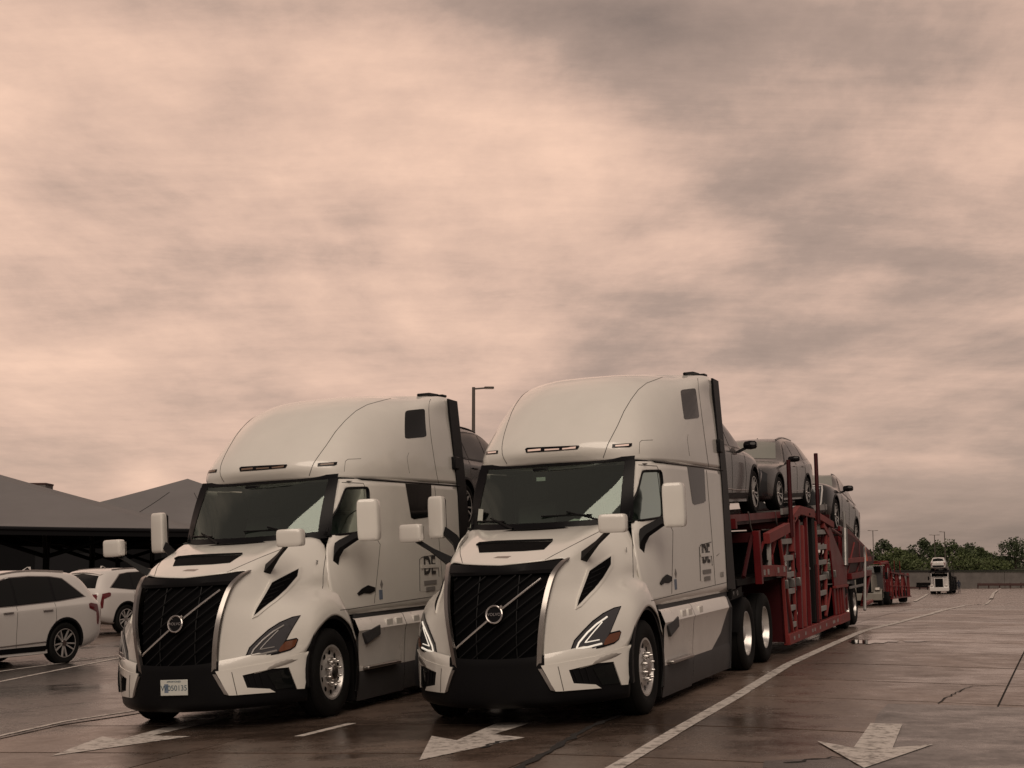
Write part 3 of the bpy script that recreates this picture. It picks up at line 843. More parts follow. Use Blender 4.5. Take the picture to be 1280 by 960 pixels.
    cast.patch([(617,697.5),(622,695.7),(639,695.2),(634,697.8)], sight, off=.003, thick=.01).obj('hood_badge', 'satin_chrome', T)
    # side vents with louvres
    vent_poly = [(762.5,696),(762.3,706),(752.5,722.5),(742.5,736),(725,754),(720.8,758),(722.5,751),(736,714)]
    rim_poly = [(766,692.5),(765.5,708),(755,725.5),(744.5,739.5),(726,758),(719.3,761.5),(721,750),(733.8,711.5)]
    for mir in (False, True):
        v = cast.patch(rim_poly, sight, off=.012, thick=.01, mirror=mir).obj('side_vent', 'paint', T)
        cast.patch(vent_poly, sight, off=.016, thick=.005, mirror=mir).obj('opening', 'mesh_black', v)
        for k in range(5):
            t = .16 + k*.165
            a = Vector((738, 712)).lerp(Vector((722.5, 753)), t); b = Vector((762, 700)).lerp(Vector((728, 751)), t)
            cast.line([tuple(a.lerp(b, .1)), tuple(a.lerp(b, .9))], sight, .006, off=.018, mirror=mir).obj('louvre', 'slat', v)
    # ---- grille ---------------------------------------------------
    YG = [(.60,-1.375),(.9,-1.385),(1.17,-1.345),(1.4,-1.265),(1.6,-1.18),(1.68,-1.15)]
    def gp(x, z, off=0.0): return (x, ztab(YG, z) + .05*(x/.5)**2 - off, z)
    def gw(z): return lerp(.435, .545, (z-.64)/.95)
    gm = MB().grid([[gp(-gw(z)+2*gw(z)*i/10, z, -.035) for i in range(11)] for z in [.60+.1*j for j in range(11)]])
    grille = gm.obj('grille', 'mesh_black', T)
    top = MB().grid([[gp(u*.60, 1.57, .012) for u in [-1+2*i/12 for i in range(13)]], [gp(u*.60, 1.60+.01*abs(u), .03) for u in [-1+2*i/12 for i in range(13)]],
                     [(u*.62, lerp(-1.185, -.99, u*u), 1.665+.035*u*u) for u in [-1+2*i/12 for i in range(13)]]]).obj('top_bar', 'trim_black', grille)
    sl = math.tan(R(37))
    k = -9
    z0 = 1.17
    while k <= 9:
        if k != 0:
            pts = []
            for i in range(61):
                x = -.56 + 1.12*i/60; z = z0 + k*.125 + x*sl
                if .645 < z < 1.565 and abs(x) < gw(z)-.012: pts.append(gp(x, z, .0))
            if len(pts) > 2: MB().tube(pts, .009, 5).obj('slat', 'slat', grille)
        k += 1
    for xv in (-.22, .22):
        MB().tube([gp(xv, z, -.012) for z in (.65, .9, 1.17, 1.4, 1.56)], .008, 5).obj('grille_bar', 'slat', grille)
    pts = [gp(x, z0 + x*sl, .02) for x in [-.46+.92*i/20 for i in range(21)] if .645 < z0 + x*sl < 1.53]
    MB().tube(pts, .013, 8).obj('diagonal_bar', 'chrome', grille)
    em = MB(); ec = Vector(gp(0, z0, .045)); ring = []
    for i in range(33):
        t = 2*math.pi*i/32; ring.append(ec + Vector((.086*math.cos(t), -.02*0+.0*math.sin(t), .086*math.sin(t))) + Vector((0, .20*.086*math.sin(t), 0)))
    emb = em.tube(ring, .012, 8).obj('emblem', 'chrome', grille)
    d = MB(); d.add([ec] + [Vector(p) + Vector((0, .008, 0)) for p in ring[:-1]], [(0, i+1, (i+1) % 32 + 1) for i in range(32)]); d.obj('emblem_disc', 'gloss_black', grille)
    put_text('emblem_lettering', 'VOLVO', .043, 'chrome', grille, ec + Vector((0, -.006, 0)), (1, 0, 0), (0, .2, 1), spacing=1.05)
    cast_ar = MB().tube([ec + Vector((.064, .01, .064)), ec + Vector((.088, .01, .088))], [.018, .012], 6).obj('emblem_arrow', 'chrome', grille)
    # chrome blades on both sides of the grille
    for s in (-1, 1):
        path = cr_line([(.452,-1.375,.615),(.492,-1.395,.95),(.535,-1.355,1.25),(.58,-1.21,1.53),(.632,-1.03,1.665),(.672,-.895,1.712)], 5)
        rows_ = []
        for i, p in enumerate(path):
            t = i/(len(path)-1); w = .062 if t < .9 else lerp(.062, .012, (t-.9)/.1)
            rows_.append([(s*(p[0]-w*.5), p[1]+.012, p[2]+.0), (s*(p[0]-w*.25), p[1]-.022, p[2]+.004), (s*(p[0]+w*.5), p[1]-.004+.02*0, p[2]+.006), (s*(p[0]+w*.62), p[1]+.03, p[2]+.004)])
        MB().grid(rows_).obj('chrome_blade', 'satin_chrome', T)
    # ---- bumper ---------------------------------------------------
    plan = [(0,-1.425),(.30,-1.42),(.52,-1.37),(.74,-1.22),(.97,-.985),(1.10,-.80),(1.175,-.66),(1.19,-.60)]
    brow = []
    for z, sc, dy in ((.20,.97,.16),(.235,.985,.06),(.30,.995,.02),(.45,1.0,0),(.60,1.0,.0),(.665,1.0,.0),(.715,1.0,.01)):
        brow.append([(x*sc, y+dy*(1-.6*x), z + (.115*x*x if z > .6 else (.05*x*x if z > .4 else .03*x))) for x, y in plan])
    bump_me = MB().grid(cr_grid(brow, 4, 2)).mirror().mesh('bumper', merge=.002)
    bumper = link('bumper', bump_me, 'trim_black', T)
    bcast = Caster([bump_me])
    for s in (-1, 1):
        top_rows = []
        for z, pr in ((.50, .012), (.585, .014), (.64, .014), (.70, .008), (.725, -.01)):
            top_rows.append([(s*x, y - pr, z + .115*x*x) for x, y in cr_line(plan, 4) if x >= .50 or abs(x-.50) < .02])
        MB().grid(top_rows[1:]).obj('bumper_top', 'paint', bumper)
    wc_poly = [(676,832),(697,829),(745,820),(787.5,806),(786,840),(784,855.5),(776,856),(766,827),(745,829),(710.5,837.5),(716.5,854),(744,855.5),(751,860),(700,864),(693.5,864)]
    for mir in (False, True):
        w = bcast.patch(wc_poly, sight, off=.014, thick=.01, mirror=mir).obj('bumper_corner', 'paint', bumper)
        bcast.patch([(672.5,836),(677,836),(694,864),(688,862.5)], sight, off=.016, thick=.01, mirror=mir).obj('corner_trim', 'satin_chrome', bumper)
        bcast.patch([(741,836),(764,829),(774,854),(752,856)], sight, off=.008, thick=.01, mirror=mir).obj('fog_lamp', 'dark_glass', bumper)
        for xx in (719, 727, 734.5):
            bcast.line([(xx-3, 838-(xx-719)*.25), (xx+3, 853)], sight, .008, off=.006, mirror=mir).obj('intake_bar', 'slat', bumper)
        bcast.line([(697,833),(704,863)], sight, .004, off=.015, mirror=mir).obj('corner_gap', 'seam', bumper)
    # shadow gap between hood and bumper
    # ---- headlights -----------------------------------------------
    hl = [(774.6,759),(767.5,761),(753.7,768),(741,777.5),(728.7,790),(718.7,801),(714.5,812),(715.3,816),(719,815.6),(735,812),(752.5,807),(757,799),(761,791.5)]
    rimp = [(776.4,757.6),(767,759.6),(753,766.6),(740,776.2),(727.6,788.8),(717.4,800.2),(713,812.5),(714,817.6),(719,817.4),(735,813.7),(754,809),(767.5,804.5),(773.5,799.5),(776.3,790),(774,787.8),(762.6,790.6)]
    for mir in (False, True):
        h = cast.patch(rimp, sight, off=.006, thick=.03, mirror=mir).obj('headlight', 'gloss_black', T)
        cast.patch(hl, sight, off=.011, thick=.004, mirror=mir).obj('lens', 'lamp_glass', h)
        cast.patch([(761.5,792.8),(774,789.6),(774.8,791),(772,799),(767,802.6),(755.5,806.4),(753.8,805.2),(756,799.5)], sight, off=.012, thick=.004, mirror=mir).obj('turn_lamp', 'amber', h)
        cast.line([(758,771.5),(745.5,780),(733.5,791),(723,803.5),(719.6,811.6),(735,809),(751.5,804.6)], sight, .0105, off=.014, mirror=mir, step=2).obj('light_strip', 'drl', h)
        cast.line([(752,778),(741,790.5),(730.5,803.4),(748.5,799.8)], sight, .006, off=.014, mirror=mir, step=2).obj('light_strip', 'drl', h)
    # ---- roof marker lamps ---------------------------------------
    def marker(poly, lit):
        mk = cast.patch(poly, sight, off=.006, thick=.01, step=2.5).obj('marker_lamp', 'gloss_black', T)
        for q in lit: cast.patch(q, sight, off=.010, thick=.004, step=2.5).obj('lens', 'marker_lit', mk)
    marker([(656.5,561.5),(659,559.8),(690,558.4),(723.5,557),(724.5,558),(722,561.5),(690,564),(658,566)],
           [[(660,562.6),(676,561.2),(676,563),(660,564.4)], [(681,561.4),(699,560.4),(699,562),(681,563.2)], [(703,560.2),(720,558.6),(719.5,560.6),(703,562)]])
    marker([(765.5,555.6),(790,554.2),(789.6,557.5),(787,559),(765,559.8)], [[(769,556.6),(786,555.6),(785.6,557.4),(769,558.4)]])
    marker([(608,564.6),(622.8,563.2),(622.4,567),(607.6,568.4)], [[(610.5,565.4),(620.5,564.5),(620.3,566.2),(610.3,567.1)]])
    # ---- mirrors --------------------------------------------------
    def rbox(c, sx, sy, sz, taper=.85, shear=0.0):
        m = MB(); rows_ = []
        prof = [(-1, .70), (-.96, .88), (-.84, .97), (-.5, 1.0), (.5, 1.0), (.84, .96), (.96, .86), (1, .68)]
        ang = [i*2*math.pi/20 for i in range(20)]
        for t, q in prof:
            row = []
            for a in ang:
                ca, sa = math.cos(a), math.sin(a); e = .30
                dx_ = math.copysign(abs(ca)**e, ca)*sx*q
                row.append((c[0] + dx_, c[1] + math.copysign(abs(sa)**e, sa)*sy*q*(taper if sa < 0 else 1) + shear*dx_, c[2] + t*sz))
            row.append(row[0]); rows_.append(row)
        m.grid(rows_)
        o = len(m.v); m.v += [tuple(p) for p in rows_[0][:-1]]; m.f.append(tuple(range(o, o+20)))
        o = len(m.v); m.v += [tuple(p) for p in rows_[-1][:-1]]; m.f.append(tuple(range(o, o+20)))
        return m
    for s in (-1, 1):
        hm = rbox((s*1.15, -.81, 2.05), .14, .075, .098, shear=s*.25).obj('hood_mirror', 'paint', T, merge=.001)
        MB().box((s*1.15-.115, -.726, 1.975), (s*1.15+.115, -.722, 2.12)).obj('mirror_glass', 'chrome', hm)
        arm = MB(); a0, a1 = Vector((s*.735, -.63, 1.70)), Vector((s*1.09, -.80, 1.965))
        rows_ = []
        for t in (0, .12, .3, .6, 1):
            p = a0.lerp(a1, t); w = lerp(.085, .035, min(1, t*1.8)); 
            rows_.append([p + Vector((0, -w, -w*.3)), p + Vector((-s*w*.55, 0, w*.55)), p + Vector((0, w, w*.3)), p + Vector((s*w*.55, 0, -w*.55)), p + Vector((0, -w, -w*.3))])
        arm.grid(rows_).obj('mirror_arm', 'trim_black', T, merge=.001)
        mm = rbox((s*1.45, .64, 2.24), .115, .075, .25, shear=s*.42).obj('door_mirror', 'paint', T, merge=.001)
        MB().box((s*1.45-.085, .728, 2.03), (s*1.45+.085, .734, 2.45)).obj('mirror_glass', 'chrome', mm)
        MB().box((s*1.45-.092, .66, 2.01), (s*1.45+.092, .728, 2.47)).obj('mirror_rim', 'trim_black', mm, bevel=.02)
        arm = MB(); ar = [((1.10, .42, 1.80), .09), ((1.12, .43, 1.90), .085), ((1.16, .47, 1.96), .06), ((1.30, .57, 2.05), .045), ((1.40, .63, 2.10), .04)]
        rows_ = []
        for (x, y, z), w in ar:
            rows_.append([(s*x, y-w, z-w*.6), (s*(x+.03), y, z-w), (s*x, y+w, z-w*.4), (s*(x-.03), y, z+w), (s*x, y-w, z-w*.6)])
        arm.grid(rows_).obj('mirror_arm', 'trim_black', T, merge=.001)
    # ---- door furniture, lettering --------------------------------
    both('door_handle', [(824.5,729),(828,722.5),(833,718),(836,719.5),(839,721),(839,726),(835,729),(830,728.5),(826,731.5)], 'trim_black', T, off=.012, thick=.01, step=2)
    both('company_plate', round_poly([(874,682.5),(889,677.5),(892,725),(875.5,727)], 2), 'paint', T, off=.002, thick=.004, step=4)
    lines('plate_outline', [[(874,684),(876,681),(889,677.5)], [(874,684),(875.5,726)], [(889,694),(890,707)]], 'label_ink', T, r=.004, off=.004)
    def side_spot(px, py):
        loc, nor = cast.hit(*sight(px, py)); return loc
    p = side_spot(882, 693)
    for s in (-1, 1):
        e = (0, s, 0)
        put_text('logo_lettering', 'DE', .34, 'label_ink', T, (s*1.235, p.y, p.z), e, (0, 0, 1), bold=True, extrude=.001)
        MB().box((s*1.238-.001, p.y-.3, p.z-.025), (s*1.238+.001, p.y+.3, p.z+.02)).obj('logo_stripe', 'paint', T)
        MB().box((s*1.2345-.001, p.y-.22, p.z-.245), (s*1.2345+.001, p.y+.22, p.z-.19)).obj('address_line', 'label_grey', T)
        MB().box((s*1.2345-.001, p.y-.16, p.z-.33), (s*1.2345+.001, p.y+.16, p.z-.275)).obj('address_line', 'label_grey', T)
        put_text('unit_number', '748', .085, 'label_ink', T, Vector((s*(side_spot(782, 688).x+.012), side_spot(782, 688).y, side_spot(782, 688).z)), (s*-.25, s*1, 0), (0, 0, 1), extrude=.001)
        put_text('weight_lettering', '10.80', .10, 'label_grey', T, (s*1.232, 3.85, 1.36), e, (0, 0, 1), extrude=.001)
        q = side_spot(844.5, 717)
        MB().prism([(q.y-.045, q.z), (q.y, q.z-.06), (q.y+.045, q.z), (q.y, q.z+.06)], 'x', s*(q.x+.001), s*(q.x+.004)).obj('sticker', 'label_grey', T)
        q = side_spot(844.5, 730.5)
        MB().box((min(s*q.x, s*(q.x+.004)), q.y-.05, q.z-.06), (max(s*q.x, s*(q.x+.004)), q.y+.05, q.z+.06)).obj('sticker', 'sticker_blue', T)
    # ---- rear edge gap fairings -----------------------------------
    for s in (-1, 1):
        MB().prism([(4.14, 1.14), (4.18, 2.6), (3.98, 3.98), (4.32, 3.97), (4.52, 2.7), (4.64, 1.14)], 'x', s*1.205, s*1.235).obj('gap_fairing', 'trim_black', T, bevel=.006)
        MB().box((s*1.22-.04, 4.02, 2.98), (s*1.22+.05, 4.22, 3.16)).obj('fairing_hinge', 'trim_black', T, bevel=.015)
    MB().tube([(-.95, 3.55, 4.02), (-1.0, 3.85, 4.055), (-1.0, 4.15, 4.06)], .022, 6).obj('roof_trim', 'trim_black', T)
    MB().tube([(.95, 3.55, 4.02), (1.0, 3.85, 4.055), (1.0, 4.15, 4.06)], .022, 6).obj('roof_trim', 'trim_black', T)
    MB().box((-1.1, 4.1, 4.03), (1.1, 4.26, 4.065)).obj('roof_rear_lip', 'trim_black', T, bevel=.01)
    # ---- side skirts ----------------------------------------------
    for s in (-1, 1):
        prof = [(1.15, 1.115), (1.235, 1.06), (1.285, .93), (1.262, .87), (1.235, .62), (1.225, .45)]
        y0 = [.62, .60, .60, .62, .66, .68]; y1 = [2.02]*6
        def panel(ya, yb, cut=None):
            return [[(s*x, lerp(a, b, t), z) for (x, z), a, b in zip(prof, ya, yb)] for t in (0, .33, .66, 1)]
        sk = MB().grid(panel(y0, y1)).obj('side_skirt', 'paint_skirt', T)
        y2 = [2.035]*6; y3 = [4.02, 4.0, 3.93, 3.88, 3.55, 3.05]
        sk2 = MB().grid(panel(y2, y3)).obj('side_skirt', 'paint_skirt', T)
        dk = MB()
        dk.grid([[(s*x, lerp(a, 4.12, t), z) for (x, z), a in zip([(px-.004, pz) for px, pz in prof], y3)] for t in (0, .5, 1)])
        dk.grid([[(s*x, y, z) for x, z in ((1.222, .46), (1.228, .40), (1.215, .24), (1.19, .10))] for y in (.64, 1.5, 2.03)])
        dk.grid([[(s*x, y, z) for x, z in ((1.222, .46), (1.228, .40), (1.215, .24), (1.19, .12))] for y in (2.04, 3.0, 4.12)])
        dk.grid([[(s*1.285, 4.12, .93), (s*1.22, 4.12, .12)], [(s*1.0, 4.16, 1.05), (s*1.0, 4.16, .12)]])
        dk.obj('lower_skirt', 'trim_grey', T)
        MB().box((s*1.02-.19, .62, 1.045), (s*1.02+.19, 4.16, 1.128)).obj('sill_rail', 'trim_grey', T)
        stp = MB(); stp.box((s*1.255-.06, .78, .462), (s*1.255+.06, 1.75, .50)); stp.obj('step', 'satin_chrome', T, bevel=.012)
        MB().prism([(.70, .90), (1.22, .97), (1.22, .85), (.82, .76)], 'x', s*1.225, s*1.287).obj('step_recess', 'trim_grey', T, bevel=.01)
        for ya in (1.42, 1.72, 2.28):
            MB().box((s*1.262-.02, ya, .90), (s*1.262+.016, ya+.2, 1.03)).obj('latch_cover', 'paint', T, bevel=.012)
        MB().box((s*1.0-.2, .58, .12), (s*1.0+.2, .63, 1.1)).obj('wheel_well_rear', 'frame_black', T)
    # ---- wheel arches, wheels -------------------------------------
    def arch(s):
        m = MB(); a0, a1 = R(-25), R(190)
        rows_ = []
        for k in range(25):
            t = lerp(a0, a1, k/24); rr = .655 + .015*math.sin(t)
            c_, s_ = math.cos(t), math.sin(t)
            rows_.append([(s*.62, c_*rr, .5+s_*rr), (s*1.20, c_*rr, .5+s_*rr), (s*1.235, c_*(rr+.012), .5+s_*(rr+.012)), (s*1.235, c_*(rr-.06), .5+s_*(rr-.06))])
        return m.grid(rows_)
    for s in (-1, 1):
        arch(s).obj('wheel_arch', 'trim_black', T)
        MB().box((s*.62-.01, -.9, .25), (s*.62+.01, .65, 1.15)).obj('arch_inner_wall', 'frame_black', T)
    def tyre(w, r=.505, ri=.30):
        h = w/2
        return [(-h*.78, ri), (-h*.98, ri+.06), (-h, r-.10), (-h*.9, r-.03), (-h*.72, r-.005), (-h*.5, r), (-h*.48, r-.012), (-h*.42, r-.012), (-h*.40, r), (0, r), (h*.40, r), (h*.42, r-.012), (h*.48, r-.012), (h*.5, r), (h*.72, r-.005), (h*.9, r-.03), (h, r-.10), (h*.98, ri+.06), (h*.78, ri)]
    def front_wheel(s, y):
        c = (s*1.075, y, .50)
        w = MB().lathe(tyre(.30), c, 48).obj('wheel', 'rubber', T)
        rim = [(s*.115, .305), (s*.128, .312), (s*.128, .290), (s*.10, .275), (s*.075, .262), (s*.080, .235), (s*.105, .19), (s*.115, .165), (s*.118, .10), (s*.118, .0)]
        MB().lathe(rim, c, 40).obj('rim', 'alloy', w)
        for k in range(10):
            t = 2*math.pi*(k+.5)/10
            q = Vector(c) + Vector((s*.092, .222*math.cos(t), .222*math.sin(t)))
            MB().lathe([(0, .0), (0, .030)], q + Vector((s*.008, 0, 0)), 12).obj('hand_hole', 'mesh_black', w)
            q = Vector(c) + Vector((s*.116, .145*math.cos(t), .145*math.sin(t)))
            MB().lathe([(0, .021), (s*.045, .019), (s*.066, .010), (s*.07, 0)], q, 10).obj('lug_nut', 'chrome', w)
        MB().lathe([(s*.115, .10), (s*.15, .095), (s*.165, .08), (s*.17, .04), (s*.17, 0)], c, 24).obj('hub_cap', 'chrome', w)
    def dual_wheel(s, y):
        w = MB().lathe(tyre(.27), (s*1.105, y, .50), 40).lathe(tyre(.27), (s*.79, y, .50), 32).obj('wheel', 'rubber', T)
        c = (s*1.105, y, .50)
        MB().lathe([(s*.09, .305), (s*.108, .312), (s*.108, .292), (s*.06, .275), (-s*.02, .262), (-s*.055, .235), (-s*.06, .17), (-s*.03, .155), (-s*.03, .0)], c, 40).obj('rim', 'alloy', w)
        for k in range(10):
            t = 2*math.pi*(k+.5)/10
            MB().lathe([(0, .02), (s*.04, .018), (s*.05, 0)], Vector(c) + Vector((-s*.045, .195*math.cos(t), .195*math.sin(t))), 8).obj('lug_nut', 'chrome', w)
        MB().lathe([(-s*.03, .115), (s*.06, .10), (s*.075, .07), (s*.075, 0)], c, 20).obj('hub_cap', 'alloy', w)
    for s in (-1, 1):
        front_wheel(s, 0.0); dual_wheel(s, 5.31); dual_wheel(s, 6.63)
        # quarter fenders
        for ya in (5.31,):
            rows_ = [[(s*.64, ya-.60*math.cos(R(a)), .5+.60*math.sin(R(a))), (s*1.24, ya-.60*math.cos(R(a)), .5+.60*math.sin(R(a)))] for a in range(5, 80, 10)]
            MB().grid(rows_).obj('quarter_fender', 'trim_black', T)
    # ---- chassis ---------------------------------------------------
    ch = MB()
    for s in (-1, 1): ch.box((s*.43-.04, -1.0, .62), (s*.43+.04, 7.35, .90))
    for y in (-.9, 1.2, 2.8, 4.3, 5.97, 7.2): ch.box((-.43, y-.05, .66), (.43, y+.05, .86))
    ch.obj('chassis_frame', 'frame_black', T)
    for y in (0.0, 5.31, 6.63): MB().tube([(-1.0, y, .5), (1.0, y, .5)], .07, 10).obj('axle', 'frame_black', T)
    MB().box((-.9, 4.35, .9), (.9, 4.9, 1.0)).obj('deck_plate', 'frame_black', T)
    MB().box((-1.15, -.65, .30), (1.15, -.60, .70)).obj('radiator_shield', 'frame_black', T)
    MB().box((-.42, -1.05, .45), (.42, -.95, 1.45)).obj('radiator', 'frame_black', T)
    MB().box((-.6, -.9, .5), (.6, .6, 1.2)).obj('engine', 'frame_black', T)
    MB().box((-1.18, 4.25, 1.02), (1.26, 4.31, 1.16)).obj('flap_hanger', 'frame_black', T)
    hb = MB().prism([(4.2, 1.00), (4.2, 1.10), (5.05, 1.16), (5.05, 1.03)], 'x', 1.215, 1.23).obj('name_bar', 'frame_black', T)
    for ltr, yy in (('V', 4.50), ('O', 4.74), ('L', 4.32)):
        put_text('name_letter', ltr, .10, 'galv', T, (1.233, yy, 1.08), (0, 1, .05), (0, 0, 1), extrude=.001)
    MB().lathe([(-.04, .5), (0, .5), (.02, .46), (.02, 0)], (0, 5.97, 1.02), 28, 'z').obj('coupling_plate', 'frame_black', T)
    for s in (-1, 1): MB().tube([(s*.9, .85, .62), (s*.9, 3.6, .62)], .31, 20).obj('fuel_tank', 'alloy', T)
    return T, cast

truck_a, cast_truck = build_truck()

# ------------------------------------------------------------------ sport utility cars (x right, y rearwards, z up)
def build_suv():
    C = empty('suv_car', 'x', 'car')
    ST = [  # y, half section from floor centre over the side to roof centre
        (-2.40, [(0,.36),(.50,.36),(.66,.42),(.70,.58),(.70,.72),(.64,.84),(.50,.885),(.28,.90),(0,.905)]),
        (-2.28, [(0,.26),(.62,.26),(.82,.33),(.865,.55),(.865,.76),(.80,.91),(.62,.965),(.34,.985),(0,.995)]),
        (-1.95, [(0,.22),(.74,.22),(.90,.29),(.945,.52),(.945,.80),(.885,.965),(.70,1.03),(.38,1.055),(0,1.065)]),
        (-1.45, [(0,.20),(.80,.20),(.92,.27),(.972,.52),(.972,.86),(.915,1.01),(.74,1.075),(.40,1.105),(0,1.115)]),
        (-.98,  [(0,.20),(.82,.20),(.92,.27),(.965,.52),(.975,.90),(.93,1.035),(.80,1.095),(.45,1.145),(0,1.16)]),
        (-.60,  [(0,.20),(.82,.20),(.925,.27),(.962,.52),(.975,.92),(.935,1.05),(.82,1.24),(.45,1.33),(0,1.35)]),
        (-.20,  [(0,.20),(.82,.20),(.925,.27),(.960,.52),(.975,.935),(.94,1.065),(.765,1.47),(.46,1.545),(0,1.56)]),
        (.15,   [(0,.20),(.82,.20),(.925,.27),(.960,.52),(.975,.945),(.94,1.08),(.735,1.585),(.47,1.645),(0,1.665)]),
        (.75,   [(0,.20),(.82,.20),(.925,.27),(.960,.52),(.975,.965),(.94,1.10),(.725,1.63),(.47,1.695),(0,1.715)]),
        (1.40,  [(0,.21),(.80,.21),(.92,.28),(.968,.53),(.978,.985),(.94,1.125),(.72,1.61),(.46,1.68),(0,1.70)]),
        (1.95,  [(0,.25),(.76,.25),(.91,.33),(.955,.55),(.965,1.00),(.92,1.14),(.70,1.55),(.45,1.635),(0,1.655)]),
        (2.22,  [(0,.30),(.72,.30),(.88,.38),(.93,.58),(.935,.99),(.885,1.13),(.70,1.37),(.45,1.44),(0,1.455)]),
        (2.42,  [(0,.36),(.66,.36),(.82,.44),(.87,.60),(.87,.96),(.80,1.08),(.66,1.12),(.42,1.15),(0,1.16)]),
        (2.47,  [(0,.42),(.60,.42),(.74,.48),(.79,.62),(.79,.90),(.72,.98),(.60,1.0),(.40,1.01),(0,1.015)])]
    rows = [[(x, y, z) for x, z in pr] for y, pr in ST]
    gr_ = cr_grid(rows, 4, 4)
    m = MB().grid(gr_)
    for r_ in (gr_[0], gr_[-1]):
        o = len(m.v); m.v += [tuple(p) for p in r_]; m.f.append(tuple(range(o, o+len(r_))))
    full = m.mirror().mesh('body', merge=.002)
    cast = Caster([full])
    body = link('body', full, 'car_white', C)
    cut = MB()
    for ya in (-1.50, 1.45):
        for s in (-1, 1): cut.lathe([(s*.60, .42), (s*1.2, .42)], (0, ya, .385), 32, cap=True)
    co = cut.obj('tmp_cutter', None)
    md = body.modifiers.new('arch', 'BOOLEAN'); md.object = co; md.operation = 'DIFFERENCE'; md.solver = 'EXACT'
    dg = bpy.context.evaluated_depsgraph_get(); me2 = bpy.data.meshes.new_from_object(body.evaluated_get(dg))
    body.modifiers.clear(); body.data = me2; bpy.data.objects.remove(co)
    me2.materials.clear(); me2.materials.append(MATS['car_white'])
    for p in me2.polygons: p.use_smooth = True
    try: me2.set_sharp_from_angle(angle=R(40))
    except Exception: pass
    sr = lambda s: (lambda y, z: (Vector((s*3, y, z)), Vector((-s, 0, 0))))
    wins = [[(-.66,1.09),(-.05,1.50),(.28,1.575),(.28,1.115)], [(.33,1.12),(.33,1.585),(1.18,1.575),(1.18,1.15)], [(1.235,1.155),(1.235,1.57),(1.52,1.53),(1.93,1.215)]]
    frame = [(-.80,1.065),(-.10,1.52),(.25,1.605),(.75,1.62),(1.25,1.60),(1.56,1.555),(2.03,1.19),(1.3,1.13),(.3,1.09)]
    for s in (-1, 1):
        f = cast.patch(frame, sr(s), off=.002, thick=.01, step=.09).obj('window_frame', 'satin_chrome', C)
        f2 = cast.patch([(-.74,1.08),(-.08,1.505),(.26,1.588),(.75,1.602),(1.25,1.583),(1.54,1.54),(1.98,1.2),(1.3,1.145),(.3,1.105)], sr(s), off=.005, thick=.01, step=.09).obj('pillar_trim', 'gloss_black', C)
        for w in wins: cast.patch(round_poly(w, .04), sr(s), off=.009, thick=.004, step=.09).obj('side_window', 'dark_glass', C)
        seams = [[(-.72,1.02),(-.80,.62),(-.72,.32)], [(.305,1.09),(.29,.60),(.30,.32)], [(1.20,1.12),(1.22,.80),(1.02,.55)], [(-.75,.30),(.2,.28),(1.0,.30)]]
        for q in seams: cast.line(q, sr(s), .0045, step=.06).obj('door_gap', 'seam', C)
        for y in (.10, 1.02):
            cast.line([(y-.12,.985),(y+.10,.99)], sr(s), .014, step=.08, off=.012).obj('door_handle', 'satin_chrome', C)
        cast.patch([(-1.0,.205),(-1.0,.30),(1.0,.30),(1.0,.205)], lambda y, z, s=s: (Vector((s*3, y, z+.06)), Vector((-s, 0, 0))), off=.006, thick=.02, step=.12).obj('sill_trim', 'trim_black', C)
        cast.line([(-.85,.40),(.0,.405),(.98,.43)], sr(s), .010, step=.1, off=.004).obj('sill_moulding', 'satin_chrome', C)
        # lamps
        back = lambda x, z: (Vector((x, 5, z)), Vector((0, -1, 0)))
        front = lambda x, z: (Vector((x, -5, z)), Vector((0, 1, 0)))
        tl = cast.patch([(2.04,1.06),(2.10,1.075),(2.30,1.04),(2.36,.80),(2.33,.66),(2.28,.68),(2.26,.90),(2.05,.98)], sr(s), off=.006, thick=.02, step=.05).obj('taillight', 'taillight', C)
        cast.patch([(s*.66,1.02),(s*.84,1.03),(s*.86,.98),(s*.84,.62),(s*.78,.60),(s*.77,.93),(s*.66,.95)], back, off=.006, thick=.02, step=.05).obj('lens', 'taillight', tl)
        h = cast.patch([(s*.50,.86),(s*.66,.88),(s*.80,.90),(s*.83,.86),(s*.70,.80),(s*.52,.79)], front, off=.006, thick=.02, step=.05).obj('headlight', 'lamp_glass', C)
        cast.line([(s*.46,.87),(s*.79,.90),(s*.80,.80),(s*.77,.52),(s*.75,.44),(s*.60,.43)], front, .017, step=.05, off=.006).obj('light_strip', 'chrome', h)
        # arch trims and liners
        for ya in (-1.50, 1.45):
            rows_ = []
            for k in range(21):
                t = R(-12) + R(204)*k/20; c_, s_ = math.cos(t), math.sin(t); q = []
                for dx_, rr in ((-.30, .415), (0, .415), (.010, .425), (.006, .462)):
                    y_, z_ = ya + c_*rr, .385 + s_*rr
                    loc, _ = cast.hit(Vector((s*3, ya + c_*.445, max(.30, .385 + s_*.445))), Vector((-s, 0, 0))); q.append((loc.x + s*dx_, y_, z_))
                rows_.append(q)
            MB().grid(rows_).obj('arch_liner', 'trim_black', C)
        # mirror
        mr = MB(); rows_ = []
        for t, q in ((-1, .5), (-.8, .85), (0, 1), (.8, .85), (1, .5)):
            rows_.append([(s*(1.10+t*.11), -.62 + .055*q*math.cos(a) - (.02 if math.cos(a) < 0 else 0), 1.14 + .075*q*math.sin(a)) for a in [i*2*math.pi/12 for i in range(13)]])
        mr.grid(rows_); 
        for r_ in (rows_[0], rows_[-1]): mr.add(r_[:-1], [tuple(range(12))])
        mr.beam((s*.92, -.62, 1.05), (s*1.02, -.60, 1.09), .05, .04)
        mr.obj('mirror', 'gloss_black', C)
